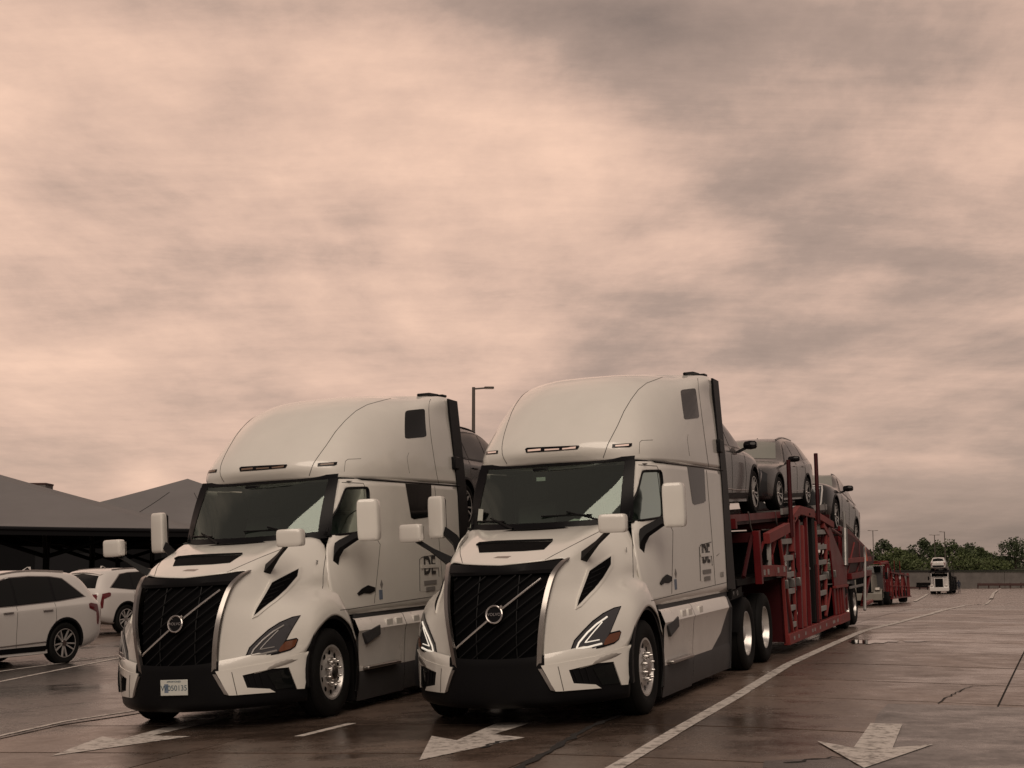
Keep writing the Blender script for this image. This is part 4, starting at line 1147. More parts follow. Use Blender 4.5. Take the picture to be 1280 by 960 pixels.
        cast.line([(s*.64,.05),(s*.63,.6),(s*.63,1.2),(s*.62,1.7)], lambda x, y: (Vector((x, y, 4)), Vector((0, 0, -1))), .016, step=.15, off=.018, n=6).obj('roof_rail', 'satin_chrome', C)
        # wheels
        for ya in (-1.50, 1.45):
            c = (s*.845, ya, .375)
            w = MB().lathe([(-.10,.26),(-.118,.30),(-.118,.345),(-.09,.372),(0,.378),(.09,.372),(.118,.345),(.118,.30),(.10,.26)], c, 36).obj('wheel', 'rubber', C)
            MB().lathe([(s*.09,.272),(s*.108,.268),(s*.108,.248),(s*.06,.24),(s*.0,.235),(s*.0,.0)], c, 36).obj('rim', 'gloss_black', w)
            for k in range(10):
                a = 2*math.pi*k/10 + (.09 if k % 2 else -.09); e = Vector((0, math.cos(a), math.sin(a))); e2 = Vector((0, math.cos(a), math.sin(a)))
                MB().beam(Vector(c) + Vector((s*.07, 0, 0)) + e*.05, Vector(c) + Vector((s*.092, 0, 0)) + e2*.255, .026, .025, (1, 0, 0)).obj('spoke', 'alloy', w)
            MB().lathe([(s*.10,.262),(s*.112,.262),(s*.112,.25),(s*.10,.25)], c, 32).obj('rim_edge', 'alloy', w)
            MB().lathe([(s*.06,.055),(s*.098,.05),(s*.10,0)], c, 16).obj('hub', 'satin_chrome', w)
    top = lambda x, t: (Vector((x, -.92 + .98*t - 2.0*.55, 1.14+.48*t + 2.0)), Vector((0, .48, -.88)).normalized())
    front = lambda x, z: (Vector((x, -5, z)), Vector((0, 1, 0)))
    back = lambda x, z: (Vector((x, 5, z)), Vector((0, -1, 0)))
    cast.patch([(-.78,1.165),(-.67,1.555),(-.4,1.61),(0,1.625),(.4,1.61),(.67,1.555),(.78,1.165),(.4,1.20),(0,1.21),(-.4,1.20)], front, off=.006, thick=.01, step=.10).obj('windshield', 'grey_glass', C)
    cast.patch([(-.72,1.18),(-.60,1.50),(0,1.565),(.60,1.50),(.72,1.18),(0,1.20)], back, off=.006, thick=.01, step=.10).obj('rear_window', 'dark_glass', C)
    sp = MB().grid([[(x*.66, 1.88, 1.625-.06*x*x), (x*.66, 2.05, 1.625-.07*x*x), (x*.64, 2.13, 1.60-.07*x*x)] for x in [-1+i/5 for i in range(11)]]).obj('spoiler', 'car_white', C)
    gl = cast.patch([(-.46,.86),(-.30,.875),(.30,.875),(.46,.86),(.50,.70),(.30,.48),(0,.44),(-.30,.48),(-.50,.70)], front, off=.008, thick=.02, step=.08).obj('grille', 'gloss_black', C)
    cast.line([(-.50,.87),(.50,.87),(.53,.70),(.32,.46),(0,.42),(-.32,.46),(-.53,.70),(-.50,.87)], front, .012, step=.05, off=.008).obj('grille_surround', 'chrome', gl)
    for z in (.55, .63, .71, .79):
        w = .30 + (z-.48)*.45
        cast.line([(-w, z), (0, z), (w, z)], front, .006, step=.1, off=.012).obj('grille_bar', 'satin_chrome', gl)
    cast.patch([(-.62,.40),(.62,.40),(.55,.30),(-.55,.30)], front, off=.006, thick=.02, step=.1).obj('lower_intake', 'trim_black', C)
    cast.patch([(-.78,.60),(-.70,.66),(.70,.66),(.78,.60),(.66,.40),(-.66,.40)], back, off=.006, thick=.02, step=.1).obj('rear_valance', 'trim_black', C)
    cast.patch([(-.26,.93),(.26,.93),(.26,.80),(-.26,.80)], back, off=.008, thick=.01, step=.1).obj('number_plate', 'plate_white', C)
    MB().grid([[(-.018,1.30,1.705),(0,1.28,1.705),(.018,1.30,1.705)], [(-.004,1.42,1.765),(0,1.42,1.77),(.004,1.42,1.765)], [(-.01,1.50,1.70),(0,1.50,1.77),(.01,1.50,1.70)]]).obj('antenna_fin', 'car_white', C)
    global suv_cast
    suv_cast = cast
    return C
def nose(root, off, mat, parts=()):
    pr = suv_cast.patch([(-.86,.34),(-.88,.80),(-.70,.96),(-.3,1.0),(0,1.005),(.3,1.0),(.70,.96),(.88,.80),(.86,.34)], lambda x, z: (Vector((x, -5, z)), Vector((0, 1, 0))), off=off, thick=.002, step=.07)
    return pr.obj('nose_panel', mat, root)
def recolor(root, table, kids):
    for o in [root] + [d for c in kids.get(root.name, []) for d in [c] + kids.get(c.name, [])]:
        for sl in o.material_slots:
            if sl.material and sl.material.name in table:
                nm = MATS[table[sl.material.name]]; sl.link = 'OBJECT'; sl.material = nm
suv_proto = build_suv()
suv_used = [False]
def suv(name, M, label, group=None, colors=None, scale=1.0):
    if not suv_used[0]: o = suv_proto; suv_used[0] = True; first = True
    else: o = copy_tree(suv_proto, None); first = False
    o.name = name; o.matrix_world = M @ Matrix.Scale(scale, 4)
    o['label'] = label; o['category'] = 'car'
    if group: o['group'] = group
    if colors: recolor(o, colors, kidmap())
    return o
def rz(a): return Matrix.Rotation(a, 4, 'Z')
def rx(a): return Matrix.Rotation(a, 4, 'X')
def tr(*v): return Matrix.Translation(v)

# white cars in the bays on the left
pw = GR(81, 829.5); yw = R(30)
d1 = Vector((math.sin(yw), math.cos(yw))); l1 = Vector((math.cos(yw), -math.sin(yw)))
k1 = 1.02
c1 = pw - d1*1.45*k1 - l1*.95*k1
suv('suv_car', matrix_at(c1.x, c1.y, yw), 'large white sport utility car cut off by the left edge, tail to the right', 'white cars in the parking bays', scale=k1)
pw = GR(158, 791.5); yw = R(31)
d1 = Vector((math.sin(yw), math.cos(yw))); l1 = Vector((math.cos(yw), -math.sin(yw)))
c2 = pw + d1*1.45 - l1*.95
suv('suv_car', matrix_at(c2.x, c2.y, yw) @ rz(math.pi), 'white sport utility car showing its tailgate, half hidden behind the left truck', 'white cars in the parking bays')

# ------------------------------------------------------------------ red car-hauling trailer, in the truck's axes
def build_trailer():
    T = empty('car_trailer', 'x', 'trailer')
    X = 1.27
    def bm_(name, pts, w, h, mat, bevel=.006):
        m = MB()
        for a, b in zip(pts, pts[1:]): m.beam(a, b, w, h, (1, 0, 0))
        return m.obj(name, mat, T, bevel=bevel)
    for s in (-1, 1):
        sx = s*X
        P = lambda y, z, dx=0.0: (s*(X+dx), y, z)
        bm_('deck_beam', [P(6.85, 1.80), P(8.62, 1.95)], .16, .10, 'red_dusty')
        bm_('front_post', [P(6.12, 1.15), P(6.10, 1.92)], .12, .10, 'red_paint')
        bm_('front_rail', [P(6.12, 1.33), P(7.18, 1.31)], .17, .07, 'red_dusty')
        bm_('front_rail', [P(7.20, 1.31), P(8.18, 1.27)], .17, .07, 'red_dusty')
        bm_('front_strut', [P(6.95, 1.36), P(7.0, 1.76)], .06, .06, 'galv')
        bm_('arch_beam', [P(8.93, 1.55), P(9.05, 2.08), P(9.72, 2.24), P(11.2, 2.18)], .15, .09, 'red_dusty')
        bm_('sloping_beam', [P(11.75, 2.14), P(13.35, 1.98)], .12, .09, 'red_dusty')
        bm_('sloping_beam', [P(12.2, 1.98), P(12.72, 1.80), P(12.66, 1.5)], .10, .08, 'red_dusty')
        for (a, b, r_) in (((8.83, 1.80), (8.95, 3.05), .036), ((11.60, 2.0), (11.80, 3.27), .036)):
            MB().tube([P(a[0], a[1], .03), P(b[0], b[1], .03)], r_, 10).obj('stanchion', 'red_dark', T)
        # bottom rail with reflectors and rivets
        MB().box((sx-.05, 8.0, .13), (sx+.05, 13.2, .30)).obj('bottom_rail', 'red_dusty', T, bevel=.008)
        MB().box((sx-.055, 13.22, .12), (sx+.055, 14.55, .29)).obj('bottom_rail', 'red_dusty', T, bevel=.008)
        for k, y in enumerate((8.35, 8.75, 9.4, 10.1, 10.35, 10.9, 11.6, 12.4, 12.55, 12.95, 13.6, 14.2)):
            MB().box((sx+s*.052-.003, y, .19), (sx+s*.052+.003, y+.09, .245)).obj('rail_light', 'galv', T)
        # ladders
        for pa, pb, pc, pd, n in (((7.90, 1.78), (8.56, .22), (8.98, 1.95), (8.86, .28), 6), ((11.42, 2.05), (11.30, .33), (12.62, 1.93), (11.95, .35), 6)):
            bm_('ladder_stile', [P(*pa), P(*pb)], .07, .05, 'red_dusty'); bm_('ladder_stile', [P(*pc), P(*pd)], .07, .05, 'red_dusty')
            for k in range(n):
                t = .08 + .82*k/(n-1)
                a = (lerp(pa[0], pb[0], t), lerp(pa[1], pb[1], t)); b = (lerp(pc[0], pd[0], t), lerp(pc[1], pd[1], t)); z = (a[1]+b[1])/2
                bm_('ladder_rung', [P(a[0], z, -.01), P(b[0], z, -.01)], .085, .06, 'galv')
        bm_('side_post', [P(9.97, 1.98), P(9.68, .30)], .10, .08, 'red_dusty')
        bm_('side_post', [P(9.62, 2.08), P(9.30, .30)], .12, .07, 'red_paint')
        bm_('side_post', [P(10.42, 2.15), P(10.2, .30)], .07, .06, 'red_paint')
        bm_('lift_column', [P(11.12, 2.30, -.06), P(10.82, .30, -.06)], .30, .16, 'frame_black')
        bm_('lift_column', [P(11.02, 1.3, .03), P(10.86, .30, .03)], .05, .05, 'red_dark')
        MB().tube([P(9.55, 1.05, -.25), P(9.85, 1.95, -.25)], .055, 10).obj('lift_ram', 'steel', T)
        MB().tube([P(12.3, .4, -.2), P(12.0, 1.7, -.2)], .055, 10).obj('lift_ram', 'steel', T)
        def plate(name, poly, mat, dx0=-.02, dx1=.015): 
            MB().prism(poly, 'x', s*(X+dx0), s*(X+dx1)).obj(name, mat, T, bevel=.005)
        plate('gusset_plate', [(12.80, 1.92), (13.02, 1.95), (14.86, 1.08), (14.62, .80), (13.08, .83)], 'red_paint')
        plate('gusset_flange', [(13.06, .80), (13.06, .845), (14.66, .815), (14.66, .77)], 'red_dusty', -.02, .05)
        plate('side_plate', [(13.12, .80), (14.55, .77), (14.52, .29), (13.18, .30)], 'red_paint', -.05, -.01)
        for y in (13.45, 13.8, 14.1): bm_('plate_rib', [P(y, .78, .0), P(y+.05, .30, .0)], .05, .03, 'red_dusty')
        plate('bulkhead_side', [(8.0, .15), (8.0, 1.18), (8.14, 1.18), (8.62, .15)], 'red_dark', -.05, -.01)
        bm_('bulkhead_edge', [P(7.98, 1.18), P(8.02, .15)], .05, .05, 'red_dusty')
        # runways of the upper deck
        for nm, pts in (('upper_runway', [(4.75, 2.05), (8.75, 2.12)]), ('upper_runway', [(9.0, 2.17), (13.7, 2.28)]), ('upper_runway', [(15.2, 1.86), (16.4, 1.79), (19.6, 1.27)])):
            rw = MB()
            for (ya, za), (yb, zb) in zip(pts, pts[1:]):
                rw.beam((s*.80, ya, za), (s*.80, yb, zb), .10, .62, (1, 0, 0))
            ro = rw.obj(nm, 'red_dark', T)
            L_ = pts[-1][0] - pts[0][0]; n = int(L_/.16)
            rb = MB()
            for k in range(n):
                y = pts[0][0] + L_*(k+.5)/n
                z = ztab(pts, y)
                rb.box((s*.80-.29, y-.028, z+.05), (s*.80+.29, y+.028, z+.066))
            ribs = rb.obj('tread_ribs', 'steel', ro, smooth=False); ribs['kind'] = 'stuff'
            for e in (-.33, .33):
                m = MB()
                for (ya, za), (yb, zb) in zip(pts, pts[1:]): m.beam((s*.80+e, ya, za+.05), (s*.80+e, yb, zb+.05), .10, .04, (1, 0, 0))
                m.obj('runway_edge', 'galv' if e*s > 0 and 8.9 < pts[0][0] < 14 else 'red_paint', ro)
        plate('runway_skirt', [(15.1, 1.86), (16.4, 1.76), (19.6, 1.25), (19.6, 1.10), (17.4, 1.0), (15.1, 1.0)], 'red_dark', -.10, -.06)
        bm_('rear_post', [P(15.0, .3, -.1), P(15.2, 1.8, -.1)], .16, .12, 'red_paint')
        bm_('rear_post', [P(17.3, .9, -.1), P(17.4, 1.6, -.1)], .12, .10, 'red_paint')
        bm_('rear_post', [P(18.3, .9, -.1), P(18.3, 1.4, -.1)], .10, .08, 'red_paint')
        MB().tube([P(14.82, 2.24, .03), P(14.80, 1.88, .03)], .03, 8).obj('lift_rod', 'galv', T)
        MB().tube([P(14.80, 1.90, .03), P(14.55, 1.18, .03)], .055, 10).obj('lift_cylinder', 'steel', T)
        bm_('rear_rail', [P(14.75, 1.27), P(18.4, 1.22)], .10, .10, 'red_dusty')
        bm_('rear_rail', [P(15.2, .95), P(18.3, .93)], .12, .10, 'red_paint')
        bm_('rear_brace', [P(16.9, .34), P(18.3, .92)], .10, .08, 'red_paint')
        bm_('rear_skid', [P(16.9, .30), P(18.2, .32)], .06, .10, 'red_dusty')
        MB().tube([P(16.75, .20, .05), P(17.42, 1.50, .05)], .032, 8).obj('loading_pole', 'galv', T)
        bm_('fender_bar', [P(14.9, .74, .04), P(16.9, .72, .04)], .05, .04, 'steel')
        for ya in (14.98, 16.02):
            c = (s*1.10, ya, .36)
            w = MB().lathe([(-.11,.22),(-.13,.27),(-.13,.36),(-.10,.41),(0,.42),(.10,.41),(.13,.36),(.13,.27),(.11,.22)], c, 32).lathe([(-.11,.22),(-.13,.27),(-.13,.36),(-.10,.41),(0,.42),(.10,.41),(.13,.36),(.13,.27),(.11,.22)], (s*.80, ya, .36), 24).obj('wheel', 'rubber', T)
            MB().lathe([(s*.10,.235),(s*.12,.24),(s*.12,.22),(s*.04,.20),(s*.0,.14),(s*.03,.12),(s*.03,0)], c, 28).obj('rim', 'alloy', w)
            MB().lathe([(s*.03,.085),(s*.10,.08),(s*.115,.04),(s*.115,0)], c, 16).obj('hub', 'steel', w)
    # hoses, chains, braces and locking bars between the posts
    rc = random.Random(11)
    for s in (-1, 1):
        for k, (ya, za, yb, zb, r_, mt) in enumerate((
            (8.2,1.2,9.0,1.9,.022,'red_paint'),(8.7,.35,9.6,1.9,.020,'red_paint'),(9.1,.9,9.62,1.0,.03,'galv'),(9.75,.5,10.15,1.95,.018,'frame_black'),
            (9.9,1.5,10.9,.5,.022,'red_paint'),(10.1,.4,10.8,1.6,.022,'red_dark'),(10.3,1.2,11.0,1.25,.03,'galv'),(11.5,.4,12.5,1.8,.020,'red_dark'),
            (12.0,.5,13.0,1.9,.026,'red_dusty'),(12.4,.35,13.1,.8,.022,'red_dusty'),(12.7,1.9,14.5,1.0,.022,'red_dusty'),(13.3,1.95,15.0,1.75,.03,'red_paint'),
            (6.3,1.42,6.9,1.75,.022,'red_paint'),(7.25,1.4,7.9,1.78,.024,'red_dusty'),(7.5,1.4,7.5,1.85,.03,'red_paint'),(5.3,1.28,6.05,1.85,.03,'red_dark'),
            (15.3,1.0,16.6,1.6,.024,'red_dusty'),(16.6,.98,17.3,1.2,.024,'red_dusty'),(17.3,.95,18.3,1.2,.022,'red_paint'),(17.4,.4,18.2,.95,.022,'red_dusty'))):
            MB().tube([(s*(X-.06), ya, za), (s*(X-.06), yb, zb)], r_, 6).obj('brace', mt, T)
        for y0_, z0_, y1_, z1_ in ((8.9,1.9,9.7,1.2),(9.7,2.0,10.5,1.3),(11.2,2.0,12.2,1.4),(6.2,1.85,7.0,1.5),(12.9,1.7,13.7,1.1)):
            pts = []
            for i in range(9):
                t = i/8; pts.append((s*(X-.02), lerp(y0_, y1_, t), lerp(z0_, z1_, t) - .25*math.sin(math.pi*t)))
            MB().tube(pts, .014, 5).obj('hose', 'frame_black', T)
        for y, z in ((8.3,2.22),(9.6,2.34),(12.6,2.40),(13.4,2.40),(6.2,2.2)):
            pts = [(s*(X-.12), y + .05*i, z - .16*i/2 - .05*math.sin(i)) for i in range(6)]
            MB().tube(pts, .013, 5).obj('tie_chain', 'steel', T)
        for y in (8.06, 8.66, 9.2, 12.2, 13.05):
            MB().box((s*X-.06, y, 1.0), (s*X+.06, y+.07, 1.14)).obj('lock_box', 'steel', T, bevel=.01)
        for y in (6.3, 6.6, 7.4, 7.9):
            MB().box((s*X+s*.04-.012, y, 1.27), (s*X+s*.04+.012, y+.06, 1.35)).obj('rail_light', 'galv', T)
        for y in (9.15, 9.5, 10.0, 10.6):
            MB().lathe([(0,.022),(s*.014,.02),(s*.014,0)], (s*(X+.046), y, 2.10 + (y-9.15)*.05), 8).obj('pin', 'frame_black', T)
    # cross members
    for y, z, w in ((6.1, 1.90, .14), (8.6, 1.93, .12), (9.2, 2.05, .1), (11.2, 2.15, .1), (13.5, 2.18, .1), (15.2, 1.76, .12), (18.5, 1.36, .1)):
        MB().box((-1.22, y-.06, z-w), (1.22, y+.06, z)).obj('cross_member', 'red_dark', T)
    MB().box((-1.18, 5.0, 1.16), (1.18, 7.95, 1.26)).obj('gooseneck', 'frame_black', T, bevel=.01)
    MB().box((-1.22, 4.95, 1.96), (1.22, 5.05, 2.10)).obj('headboard', 'red_paint', T)
    MB().box((-1.22, 8.02, .18), (1.22, 8.07, 1.18)).obj('bulkhead', 'red_dark', T)
    MB().box((-1.22, 8.10, 1.19), (1.22, 8.14, 1.92)).obj('recess_shade_sheet', 'frame_black', T)  # black sheet added in place of the shadow under the front deck
    MB().box((-1.20, 8.05, .20), (1.20, 14.6, .26)).obj('lower_deck', 'frame_black', T)
    MB().box((-1.20, 14.6, .84), (1.20, 18.4, .92)).obj('rear_deck', 'frame_black', T)
    MB().box((-.5, 14.0, .45), (.5, 17.0, .75)).obj('axle_carrier', 'frame_black', T)
    for ya in (14.98, 16.02): MB().tube([(-1.0, ya, .36), (1.0, ya, .36)], .05, 8).obj('axle', 'frame_black', T)
    return T
trailer_a = build_trailer()
trailer_a.matrix_world = POSE_A
trailer_b = copy_tree(trailer_a)
trailer_b.matrix_world = POSE_B
tag(trailer_a, 'red car-hauling trailer with ladders and raised ramps behind the right truck', 'trailer', 'trailers of the two near rigs')
tag(trailer_b, 'red car-hauling trailer of the left truck, nearly hidden between the two cabs', 'trailer', 'trailers of the two near rigs')
SILVER = {'car_white': 'car_silver'}
CH = {'car_white': 'car_dark', 'satin_chrome': 'trim_black'}
G_ = 'cars carried on the trailers'
suv('suv_car', POSE_A @ tr(0, 6.72, 2.17) @ rx(R(1)) @ rz(math.pi), 'dark grey car on the trailer right behind the right cab, nose towards the rear', G_, {'car_white': 'car_grey'}, .93)
car_2 = suv('suv_car', POSE_A @ tr(0, 11.75, 2.30) @ rx(R(1.3)) @ Matrix.Diagonal((1, 1.06, .83, 1)), 'grey car with pale windscreen in the middle of the upper deck, nose forward', G_, {'car_white': 'car_silver', 'grey_glass': 'pale_glass'}, .93)
nose(car_2, .022, 'car_charcoal')
car_3 = suv('suv_car', POSE_A @ tr(0, 17.75, 1.62) @ rx(R(-9.2)) @ Matrix.Diagonal((1, 1, .95, 1)), 'rearmost dark car on the red trailer, tilted tail down, white lamp strips', G_, {'car_white': 'car_grey', 'grey_glass': 'pale_glass', 'chrome': 'lamp_white'}, .97)
nose(car_3, .005, 'car_charcoal')
suv('suv_car', POSE_A @ tr(0, 12.1, .27), 'grey car on the lower deck seen between the ladders of the red trailer', G_, SILVER, .95)
suv('suv_car', POSE_B @ tr(0, 6.72, 2.17) @ rx(R(1)) @ rz(math.pi), 'dark grey car riding high between the two truck cabs', G_, CH, .93)
fl = MB().grid([[(0, .02*i, 0), (0, .02*math.sin(i)*.3+.05*i, -.30)] for i in range(7)])
flag = fl.obj('safety_flag', 'orange'); flag.matrix_world = POSE_A @ tr(1.34, 17.3, 1.5)
tag(flag, 'small orange cloth flag hanging at the rear of the red trailer', 'flag')

# ------------------------------------------------------------------ surroundings
def at_depth(px, py, y):
    a, b = (px - 640) / FPX, (480 - py) / FPX; c, s_ = math.cos(PITCH), math.sin(PITCH)
    d = Vector((a, c - b*s_, s_ + b*c)); d *= y / d.y
    return Vector((d.x, d.y, d.z + CAMZ))
# shade canopies over the parking bays
def canopy(name, corners, apex, label, sag=.35):
    T = empty(name, label, 'canopy', 'shade canopies over the bays')
    apex = Vector(apex); C = [Vector(c) for c in corners]
    n = 10
    for i in range(4):
        a, b = C[i], C[(i+1) % 4]; rows = []
        for j in range(n+1):
            v = j/n; row = []
            for k in range(n+1):
                u = k/n; p = a.lerp(b, u).lerp(apex, v)
                p.z -= sag*4*u*(1-u)*(1-v)*.35 + sag*math.sin(math.pi*v)*(.7+.5*4*u*(1-u))
                row.append(p)
            rows.append(row)
        MB().grid(rows).obj('fabric_panel', 'canopy', T, merge=.01)
        for q in (1/3, 2/3):
            line = [rows[j][int(q*n)] + Vector((0, 0, .012)) for j in range(n+1) if j < 9]
            MB().tube(line, .014, 4).obj('fabric_seam', 'canopy_steel', T)
        MB().tube([r + Vector((0, 0, -.03)) for r in rows[0]], .07, 6).obj('edge_cable', 'canopy_steel', T)
        val = [[r + Vector((0, 0, 0)), r + Vector((0, 0, -.28))] for r in rows[0]]
        MB().grid(val).obj('edge_shade_strip', 'shade_black', T)  # added strip, coloured dark to continue the shaded underside
    cx = sum((c for c in C), Vector())/4
    for f in (.30, .72):
        for g_ in (.3, .72):
            p = C[0].lerp(C[1], f).lerp(C[3].lerp(C[2], f), g_); z0 = ground_z(p.x, p.y)
            MB().tube([(p.x, p.y, z0-.1), (p.x, p.y, 3.0)], .14, 10).obj('post', 'canopy_steel', T)
            for dx_, dy_ in ((4, 1), (-4, -1), (1, -4), (-1, 4)):
                MB().tube([(p.x, p.y, 2.4), (p.x+dx_, p.y+dy_, 3.75)], .09, 8).obj('strut', 'canopy_steel', T)
    return T
canopy('shade_canopy', [(-36,53,3.85),(-12.15,60,3.36),(-14,86,3.6),(-40,80,3.8)], (-29,70,7.9), 'large dark grey fabric shade canopy at the left edge above the white cars')
canopy('shade_canopy', [(-28,78,3.7),(-6,82,3.45),(-7,106,3.6),(-29,102,3.7)], (-18.3,88,7.05), 'second grey shade canopy with a peak, just left of the left truck', .25)
wh = empty('canopy_shade_block', 'long near-black block added for the deep shade below the canopies', 'building')
MB().box((-95, 112, -.6), (-4, 122, 4.2)).obj('wall', 'shade_black', wh)  # added backing block, the shade below the canopies is in its colour
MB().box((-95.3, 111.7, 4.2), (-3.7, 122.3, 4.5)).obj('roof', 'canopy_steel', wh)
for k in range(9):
    MB().box((-88+k*9, 111.9, 0), (-84+k*9, 111.98, 3.2)).obj('shade_block_panel', 'canopy_steel', wh)  # invented panels on the added backing block
bl = empty('flat_roofed_building', 'flat roofed grey building corner rising behind the left canopy', 'building')
pa, pb = at_depth(-200, 590, 150), at_depth(57, 602.5, 150)
MB().box((pa.x, 150, -.6), (pb.x, 152.5, pb.z-.25)).obj('wall', 'building', bl)
MB().box((pa.x-.05, 149.95, pb.z-.25), (pb.x+.05, 152.55, pb.z-.08)).obj('parapet', 'rail_brown', bl)

# lamp posts
def lamp_post(px, py, y, arms, label, lit=None):
    top = at_depth(px, py, y); z0 = ground_z(top.x, y)
    T = empty('lamp_post', label, 'lamp post', 'parking lot lamp posts'); T.location = (top.x, y, z0)
    h = top.z - z0
    MB().tube([(0, 0, 0), (0, 0, h)], [.10, .075], 10).obj('pole', 'pole', T)
    MB().box((-.25, -.25, 0), (.25, .25, .5)).obj('footing', 'wall_stone', T, bevel=.03)
    for a in arms:
        MB().beam((0, 0, h-.08), (a*.55, 0, h-.04), .07, .07).obj('arm', 'pole', T)
        hd = MB().box((min(a*.5, a*.95), -.16, h-.06), (max(a*.5, a*.95), .16, h+.02)).obj('lamp_head', 'pole', T, bevel=.03)
        MB().box((min(a*.53, a*.92), -.13, h-.075), (max(a*.53, a*.92), .13, h-.06)).obj('lens', 'lamp_lens', hd)
lamp_post(592, 484, 72, (1,), 'lamp post with one arm rising between the two truck cabs')
lamp_post(1091, 663, 290, (-1, 1), 'far lamp post with two arms above the queued red hauler')
lamp_post(1168, 668.5, 290, (-1, 1), 'far two armed lamp post, left of the pair behind the oncoming white hauler')
lamp_post(1180.5, 664.5, 285, (-1,), 'far single armed lamp post, right of the pair behind the oncoming white hauler')

# retaining wall, bank, guard rail
wl_ = empty('retaining_wall', 'long low dark retaining wall across the far end of the lot', 'wall')
seg = 12
for k in range(26):
    x0 = 10 + k*seg
    MB().box((x0+.03, 300, -1.2), (x0+seg-.03, 300.6, 2.38 + .05*math.sin(k*1.7))).obj('panel', 'wall_stone', wl_)
MB().box((10, 299.8, 2.42), (322, 300.8, 2.72)).obj('coping', 'wall_cap', wl_)
bk = MB().grid([[(x, y, lerp(2.3, 4.6, sstep(300, 380, y)) + .5*noise.noise((x*.05, y*.05, 0))) for x in range(-60, 420, 12)] for y in (300.7, 310, 325, 345, 380, 460)]).obj('grass_bank', 'grass_bank')
tag(bk, kind='structure')
gd = empty('guard_rail', 'low brown guard rail on posts in front of the retaining wall at right', 'guard rail')
pg = at_depth(1222, 731, 285)
MB().box((pg.x, 284.9, ground_z(pg.x, 285)+.55), (pg.x+45, 285.05, ground_z(pg.x, 285)+1.0)).obj('beam', 'rail_brown', gd, bevel=.03)
for k in range(24):
    x = pg.x + .1 + k*1.95
    MB().box((x-.09, 285.06, ground_z(x, 285)-.1), (x+.09, 285.25, ground_z(x, 285)+.95)).obj('post', 'rail_brown', gd)
kr = MB().box((60, 296, ground_z(80, 296)-.1), (pg.x-1, 296.6, ground_z(80, 296)+.35)).obj('kerb', 'rail_brown')
tag(kr, kind='structure')

# trees beyond the wall
def tree(x, y, z, h, w, seed, mat, label):
    rr = random.Random(seed); T = empty('tree', label, 'tree', 'trees beyond the wall'); T.location = (x, y, z)
    tk = MB(); tk.tube([(0, 0, -.3), (rr.uniform(-.2, .2), 0, h*.25), (rr.uniform(-.4, .4), 0, h*.55)], [.28, .2, .1], 7)
    for k in range(5):
        a = rr.uniform(0, 6.28); z0 = h*rr.uniform(.2, .45)
        tk.tube([(0, 0, z0), (math.cos(a)*w*.25, math.sin(a)*w*.25, z0+h*.18), (math.cos(a)*w*.42, math.sin(a)*w*.4, z0+h*.30)], [.12, .08, .03], 5)
    tk.obj('trunk', 'bark', T)
    m = MB(); cl = []
    for k in range(34):
        a = rr.uniform(0, 6.28); q = math.sqrt(rr.random()); zz = rr.uniform(.12, 1.0)
        prof = math.sin(math.pi*min(1, max(.05, (zz-.02))**.8))*.55 + .38*(1-zz)
        cl.append((Vector((math.cos(a)*w*.5*q*prof*1.5, math.sin(a)*w*.5*q*prof*1.5, h*(.10+.86*zz))), rr.uniform(.10, .19)*w))
    for c, r_ in cl:
        for i in range(60):
            d = Vector((rr.gauss(0, 1), rr.gauss(0, 1), rr.gauss(0, .8))); d = d.normalized()*r_*rr.uniform(.45, 1.05)
            p = c + d; s_ = rr.uniform(.16, .34)
            if p.z < .2: continue
            u = Vector((rr.gauss(0, 1), rr.gauss(0, 1), rr.gauss(0, 1))).normalized(); v = u.orthogonal().normalized(); u2 = u.cross(v)
            m.add([p - v*s_, p + u2*s_*.6, p + v*s_, p - u2*s_*.6], [(0, 1, 2, 3)])
    o = m.mesh('crown', recalc=False, smooth=False); link('crown', o, mat, T)
# px centre, px top, depth, px width, leaf kind, label
TR = [(1042,688,335,40,'leaf_b','dark tree mostly hidden behind the raised rear of the red trailer'),
      (1085,692,330,34,'leaf_a','low bushy tree above the cab of the queued red hauler'),
      (1104,678,345,30,'leaf_b','tall dark tree behind the far lamp post over the red hauler'),
      (1122,690,325,36,'leaf_c','low pale green tree right of the queued red hauler'),
      (1133,691,340,32,'leaf_a','mid green tree in the dip left of the oncoming white hauler'),
      (1153,677,335,34,'leaf_b','dark tree with open crown left of the oncoming white hauler'),
      (1172,682,350,32,'leaf_a','mid green tree directly behind the pair of far lamp posts'),
      (1191,680,330,40,'leaf_a','broad green tree right of the pair of far lamp posts'),
      (1213,684,345,36,'leaf_b','dark rounded tree above the end of the guard rail'),
      (1226,688,335,28,'leaf_a','smaller tree left of the dip in the tree line'),
      (1243,704,325,36,'leaf_c','low pale green tree in the dip of the tree line'),
      (1254,699,355,24,'leaf_b','dark tree at the right side of the tree line dip'),
      (1268,677,330,48,'leaf_b','tallest dark tree near the right edge'),
      (1296,680,335,44,'leaf_b','dark tree cut off by the right edge'),
      (1205,699,318,60,'leaf_c','low pale scrub tree in front of the line, behind the white hauler'),
      (1140,700,316,50,'leaf_c','low pale scrub tree in front of the line, left of the white hauler')]
for i, (px, top, y, wpx, lm, lab) in enumerate(TR):
    p = at_depth(px, top, y); zb = lerp(2.3, 4.6, sstep(300, 380, y))
    tree(p.x, y, zb - .2, p.z - zb + .4, wpx*y/FPX*1.25, 40+i, lm, lab)

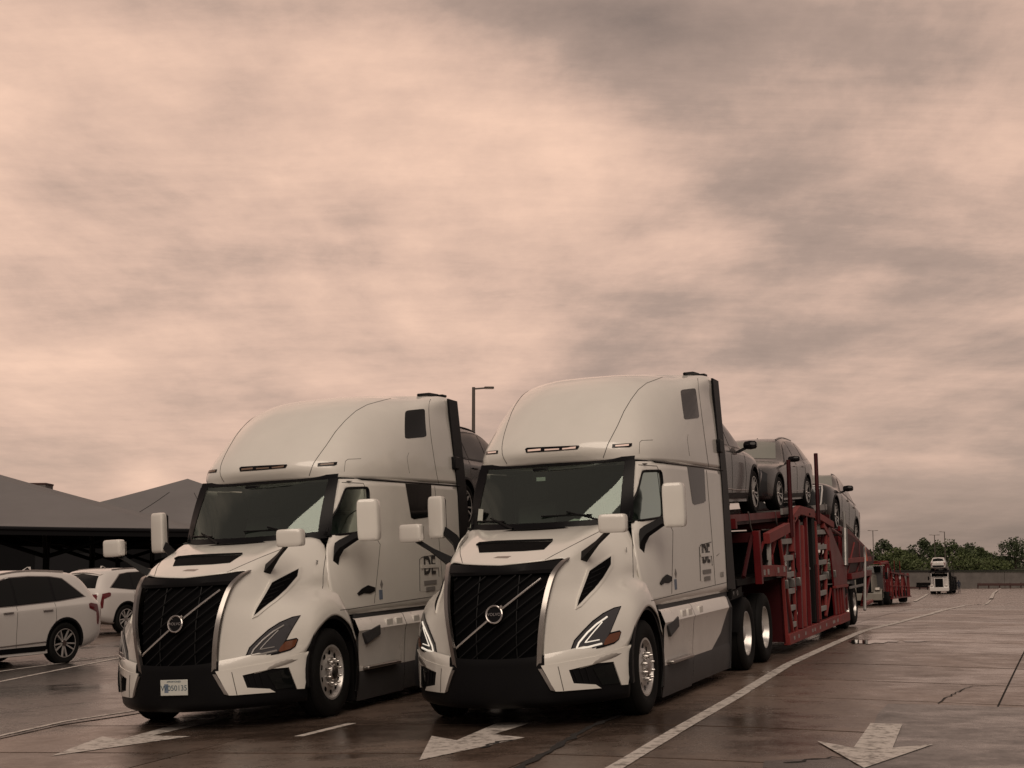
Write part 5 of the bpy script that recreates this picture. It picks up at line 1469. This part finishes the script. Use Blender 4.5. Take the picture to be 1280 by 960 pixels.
# ------------------------------------------------------------------ haulers farther down the lot
def far_hauler(M, label, cabmat, rigmat, postmat, group):
    T = empty('car_hauler', label, 'truck', group); T.matrix_world = M
    MB().box((-1.2, -.15, .35), (1.2, .05, .85)).obj('bumper', cabmat, T, bevel=.05)
    hd = MB(); hd.grid([[(-.62, .0, .85), (-.55, .0, 1.95), (-.42, .02, 2.1), (.42, .02, 2.1), (.55, .0, 1.95), (.62, .0, .85)], [(-.80, 1.5, .9), (-.74, 1.5, 2.05), (-.55, 1.5, 2.22), (.55, 1.5, 2.22), (.74, 1.5, 2.05), (.80, 1.5, .9)]])
    hood = hd.obj('hood', cabmat, T)
    gl = MB().box((-.50, -.03, .95), (.50, .03, 1.95)).obj('grille', 'mesh_black', T)
    for x in (-.36, -.24, -.12, 0, .12, .24, .36): MB().box((x-.012, -.05, .98), (x+.012, -.03, 1.93)).obj('grille_bar', 'slat', gl)
    MB().box((-.58, -.02, 1.95), (.58, .05, 2.05)).obj('grille_surround', cabmat, T, bevel=.02)
    for s in (-1, 1):
        MB().box((s*.54-.05, -.03, .9), (s*.54+.05, .05, 2.0)).obj('grille_surround', cabmat, T, bevel=.02)
        fe = MB(); fe.grid([[(s*.62, .5-.55*math.cos(R(a)), .55+.62*math.sin(R(a))), (s*1.18, .5-.55*math.cos(R(a)), .50+.62*math.sin(R(a)))] for a in range(0, 181, 15)])
        fe.obj('fender', cabmat, T)
        h = MB().box((s*.90-.17, -.02, 1.02), (s*.90+.17, .18, 1.24)).obj('headlight', cabmat, T, bevel=.04)
        MB().box((s*.90-.13, -.03, 1.06), (s*.90+.13, -.02, 1.20)).obj('lens', 'lamp_lens', h)
        MB().lathe([(-.13,.28),(-.15,.40),(-.10,.5),(.10,.5),(.15,.40),(.13,.28),(.05,.2),(.05,0)] if s > 0 else [(.13,.28),(.15,.40),(.10,.5),(-.10,.5),(-.15,.40),(-.13,.28),(-.05,.2),(-.05,0)], (s*1.0, .55, .5), 20).obj('wheel', 'rubber', T)
        MB().box((s*1.38-.09, 1.45, 1.75), (s*1.38+.09, 1.55, 2.25)).obj('mirror', 'frame_black', T, bevel=.02)
        MB().beam((s*1.1, 1.6, 2.0), (s*1.35, 1.5, 2.0), .04, .04).obj('mirror_arm', 'frame_black', T)
    cab = MB().prism([(1.35, .9), (1.35, 2.05), (1.62, 2.68), (3.1, 2.72), (3.1, .9)], 'x', -1.12, 1.12).obj('cab', 'car_dark' if cabmat == 'cream' else cabmat, T, bevel=.04)
    MB().add([(-1.02, 1.375, 2.10), (1.02, 1.375, 2.10), (.98, 1.575, 2.6), (-.98, 1.575, 2.6)], [(0, 1, 2, 3)]).obj('windshield', 'dark_glass', T)
    for s in (-1, 1): MB().box((s*1.125-.003, 1.75, 1.85), (s*1.125+.003, 2.5, 2.5)).obj('side_window', 'dark_glass', T)
    # head rack and trailer
    for s in (-1, 1):
        MB().beam((s*1.2, -.1, 2.78), (s*1.2, 4.6, 2.95), .12, .14).obj('rack_rail', postmat, T)
        MB().beam((s*1.2, 3.3, .9), (s*1.2, 3.3, 2.9), .16, .16).obj('rack_post', rigmat, T)
        MB().beam((s*1.2, 4.5, .6), (s*1.2, 4.3, 3.0), .18, .16).obj('rack_post', rigmat, T)
        MB().beam((s*1.2, 3.4, 1.2), (s*1.2, 4.4, 2.7), .07, .07).obj('lift_ram', 'galv', T)
        MB().beam((s*1.25, 5.0, .42), (s*1.25, 19, .42), .22, .10).obj('side_rail', rigmat, T)
        MB().beam((s*1.25, 5.2, 2.25), (s*1.25, 18.5, 2.0), .16, .10).obj('deck_rail', rigmat, T)
        for k, y in enumerate((6.2, 8.4, 10.6, 12.8, 15.0, 17.2, 18.6)):
            MB().beam((s*1.25, y, .4), (s*1.25, y+(.5 if k % 2 else -.3), 2.2), .12, .12).obj('side_post', postmat if k % 3 == 0 else rigmat, T)
        for y in (8.0, 12.0): MB().tube([(s*1.28, y, 2.1), (s*1.28, y, 3.1)], .03, 6).obj('stanchion', rigmat, T)
        for y in (4.2, 5.5, 15.2, 16.4):
            MB().lathe([(-.2,.25),(-.25,.40),(-.18,.48),(.18,.48),(.25,.40),(.2,.25),(.1,.2),(.1,0),(-.1,0),(-.1,.2)], (s*1.0, y, .48), 20).obj('wheel', 'rubber', T)
    for s in (-1, 1):
        for ya, za, yb, zb in ((5.2,.5,6.2,2.2),(6.4,2.2,8.2,.5),(8.6,.5,10.4,2.1),(10.8,2.1,12.6,.5),(13,.5,14.8,2.0),(15.2,2.0,17,.9),(17.2,.5,18.4,2.0),(4.6,2.9,6.4,2.3),(5.4,1.3,18.6,1.2)):
            MB().beam((s*1.22, ya, za), (s*1.22, yb, zb), .08, .08).obj('brace', postmat, T)
    for y in (0.0, 1.5, 3.0, 4.5): MB().box((-1.2, y-.05, 2.8+y*.036), (1.2, y+.05, 2.9+y*.036)).obj('cross_member', postmat, T)
    for s in (-1, 1): MB().box((s*.75-.28, -.1, 2.94), (s*.75+.28, 4.6, 2.99)).obj('upper_runway', rigmat, T)
    MB().box((-1.2, 5.0, .5), (1.2, 19, .6)).obj('lower_deck', 'frame_black', T)
    for s in (-1, 1): MB().box((s*.75-.28, 5.2, 2.12), (s*.75+.28, 18.5, 2.2)).obj('upper_runway', rigmat, T)
    MB().box((-.5, 3.1, .5), (.5, 5.5, .8)).obj('chassis', 'frame_black', T)
    return T
def front_at(px, py, yaw):
    p = GR(px, py); return p
gh_ = 'car haulers farther down the lot'
p = GR(1081, 757.5); yw = R(19.5)
M2 = matrix_at(p.x, p.y, yw)
far_hauler(M2, 'cream hooded truck with a red hauler rig queued behind the right trailer', 'cream', 'red_paint', 'red_dusty', gh_)
suv('suv_car', M2 @ tr(0, 10.5, .62), 'dark car on the lower deck of the queued red hauler', 'cars on the far haulers', {'car_white': 'car_dark'}, .95)
suv('suv_car', M2 @ tr(0, 15.6, .62), 'second dark car at the back of the queued red hauler', 'cars on the far haulers', {'car_white': 'car_dark'}, .95)
p = GR(1174.5, 742.5); yw = R(18.5)
M3 = matrix_at(p.x, p.y, yw)
far_hauler(M3, 'white hooded truck hauling cars towards the camera, far right of the lot', 'car_white', 'frame_black', 'canopy_steel', gh_)
suv('suv_car', M3 @ tr(0, 2.3, 3.0) @ rz(math.pi), 'white car riding over the cab of the far oncoming hauler, tail forward', 'cars on the far haulers', None, .98)
suv('suv_car', M3 @ tr(0, 7.5, 2.25) @ rz(math.pi), 'dark car behind the white one on the far oncoming hauler', 'cars on the far haulers', {'car_white': 'car_dark'}, .95)
# dark flatbed beside it
p = GR(1152, 737.5)
fb = empty('flatbed_trailer', 'low black flatbed trailer parked left of the oncoming white hauler', 'trailer'); fb.matrix_world = matrix_at(p.x, p.y, R(60))
MB().box((-1.2, 0, .75), (1.2, 7, 1.25)).obj('deck', 'frame_black', fb, bevel=.03)
MB().box((-1.2, -.05, .45), (1.2, .05, .74)).obj('end_bar', 'frame_black', fb)
for s in (-1, 1):
    for y in (4.6, 5.8): MB().lathe([(-.15,.2),(-.15,.42),(.15,.42),(.15,.2),(.05,.1),(.05,0),(-.05,0),(-.05,.1)], (s*1.0, y, .42), 18).obj('wheel', 'rubber', fb)
    MB().box((s*.9-.06, .4, 0), (s*.9+.06, .55, .75)).obj('landing_leg', 'frame_black', fb)
# worker beside the far hauler: one continuous body grown from a skeleton
def person(M, label):
    J = {'pelvis': (0,0,.95), 'waist': (0,0,1.1), 'chest': (0,.01,1.35), 'neck': (0,0,1.5), 'head': (0,-.02,1.62), 'crown': (0,-.01,1.74),
         'hl': (.09,0,.92), 'kl': (.11,-.02,.5), 'al': (.11,.02,.09), 'tl': (.12,-.14,.03), 'hr': (-.09,0,.92), 'kr': (-.11,-.04,.5), 'ar': (-.12,.03,.09), 'tr': (-.13,-.13,.03),
         'sl': (.19,0,1.43), 'el': (.25,.02,1.15), 'wl': (.24,-.08,.92), 'fl': (.235,-.10,.83), 'sr': (-.19,0,1.43), 'er': (-.25,.03,1.15), 'wr': (-.22,-.14,.97), 'fr': (-.21,-.18,.90)}
    RD = {'pelvis': .15, 'waist': .14, 'chest': .165, 'neck': .06, 'head': .10, 'crown': .07, 'hl': .095, 'kl': .06, 'al': .045, 'tl': .04, 'hr': .095, 'kr': .06, 'ar': .045, 'tr': .04, 'sl': .07, 'el': .05, 'wl': .035, 'fl': .04, 'sr': .07, 'er': .05, 'wr': .035, 'fr': .04}
    E_ = [('pelvis','waist'),('waist','chest'),('chest','neck'),('neck','head'),('head','crown'),('pelvis','hl'),('hl','kl'),('kl','al'),('al','tl'),('pelvis','hr'),('hr','kr'),('kr','ar'),('ar','tr'),('chest','sl'),('sl','el'),('el','wl'),('wl','fl'),('chest','sr'),('sr','er'),('er','wr'),('wr','fr')]
    names = list(J); me = bpy.data.meshes.new('person'); me.from_pydata([J[n] for n in names], [(names.index(a), names.index(b)) for a, b in E_], [])
    o = link('person', me, 'cloth_blue'); o.matrix_world = M
    md = o.modifiers.new('skin', 'SKIN'); sv = me.skin_vertices[0].data
    for i, n in enumerate(names): sv[i].radius = (RD[n], RD[n]*.85); sv[i].use_root = n == 'pelvis'
    md.use_smooth_shade = True
    o.modifiers.new('sub', 'SUBSURF').levels = 1
    tag(o, label, 'person')
p = GR(1199, 741)
person(matrix_at(p.x, p.y, R(10)), 'person in dark blue clothes standing beside the far oncoming hauler')

# ------------------------------------------------------------------ second tractor, differences between the two
truck_a.matrix_world = POSE_A
truck_b = copy_tree(truck_a)
truck_b.matrix_world = POSE_B
tag(truck_a, 'white highway truck on the right with lit headlight strips, nearest to the lane line', 'truck', 'white highway trucks side by side')
tag(truck_b, 'white highway truck on the left with number plate and unlit headlights', 'truck', 'white highway trucks side by side')
recolor(truck_b, {'drl': 'lamp_off', 'marker_lit': 'marker_off', 'grey_glass': 'dark_glass'}, kidmap())
for o in children(truck_b):
    if o.name.startswith('door_window') and o.data.vertices[0].co.x > 0:
        o.material_slots[0].link = 'OBJECT'; o.material_slots[0].material = MATS['dark_glass']
pl = MB().box((-.17, -1.452, .40), (.17, -1.444, .57)).obj('number_plate', 'plate_white', truck_b, bevel=.004)
put_text('plate_lettering', 'W050135', .082, 'plate_ink', pl, (0, -1.4535, .478), (1, 0, 0), (0, 0, 1), extrude=.001)
put_text('plate_lettering', 'APPORTIONED', .026, 'plate_ink', pl, (0, -1.4535, .549), (1, 0, 0), (0, 0, 1), extrude=.001)
MB().box((-.12, -1.4531, .43), (-.07, -1.4525, .525)).obj('plate_emblem', 'sticker_blue', pl)
# papers and a screen sticker in the right-hand cab
pp = MB().add([(-.86, .45, 2.17), (-.77, .38, 2.165), (-.765, .41, 2.30), (-.85, .48, 2.31)], [(0, 1, 2, 3)]).obj('permit_sheet', 'paper', truck_a)
for a, b in (((.05, .28, 2.085), (.55, .42, 2.09)), ((.25, .34, 2.10), (.5, .52, 2.12)), ((.52, .36, 2.09), (.82, .58, 2.10))):
    MB().add([a, (b[0], a[1]-.03, a[2]), (b[0]-.05, b[1], b[2]), (a[0]+.04, b[1]+.03, b[2]+.02)], [(0, 1, 2, 3)]).obj('papers', 'paper', truck_a)
MB().box((-.20, .71, 2.60), (-.09, .712, 2.645)).obj('toll_tag', 'paper', truck_a)
MB().box((-.22, .72, 2.71), (-.13, .722, 2.75)).obj('toll_tag', 'paper', truck_b)
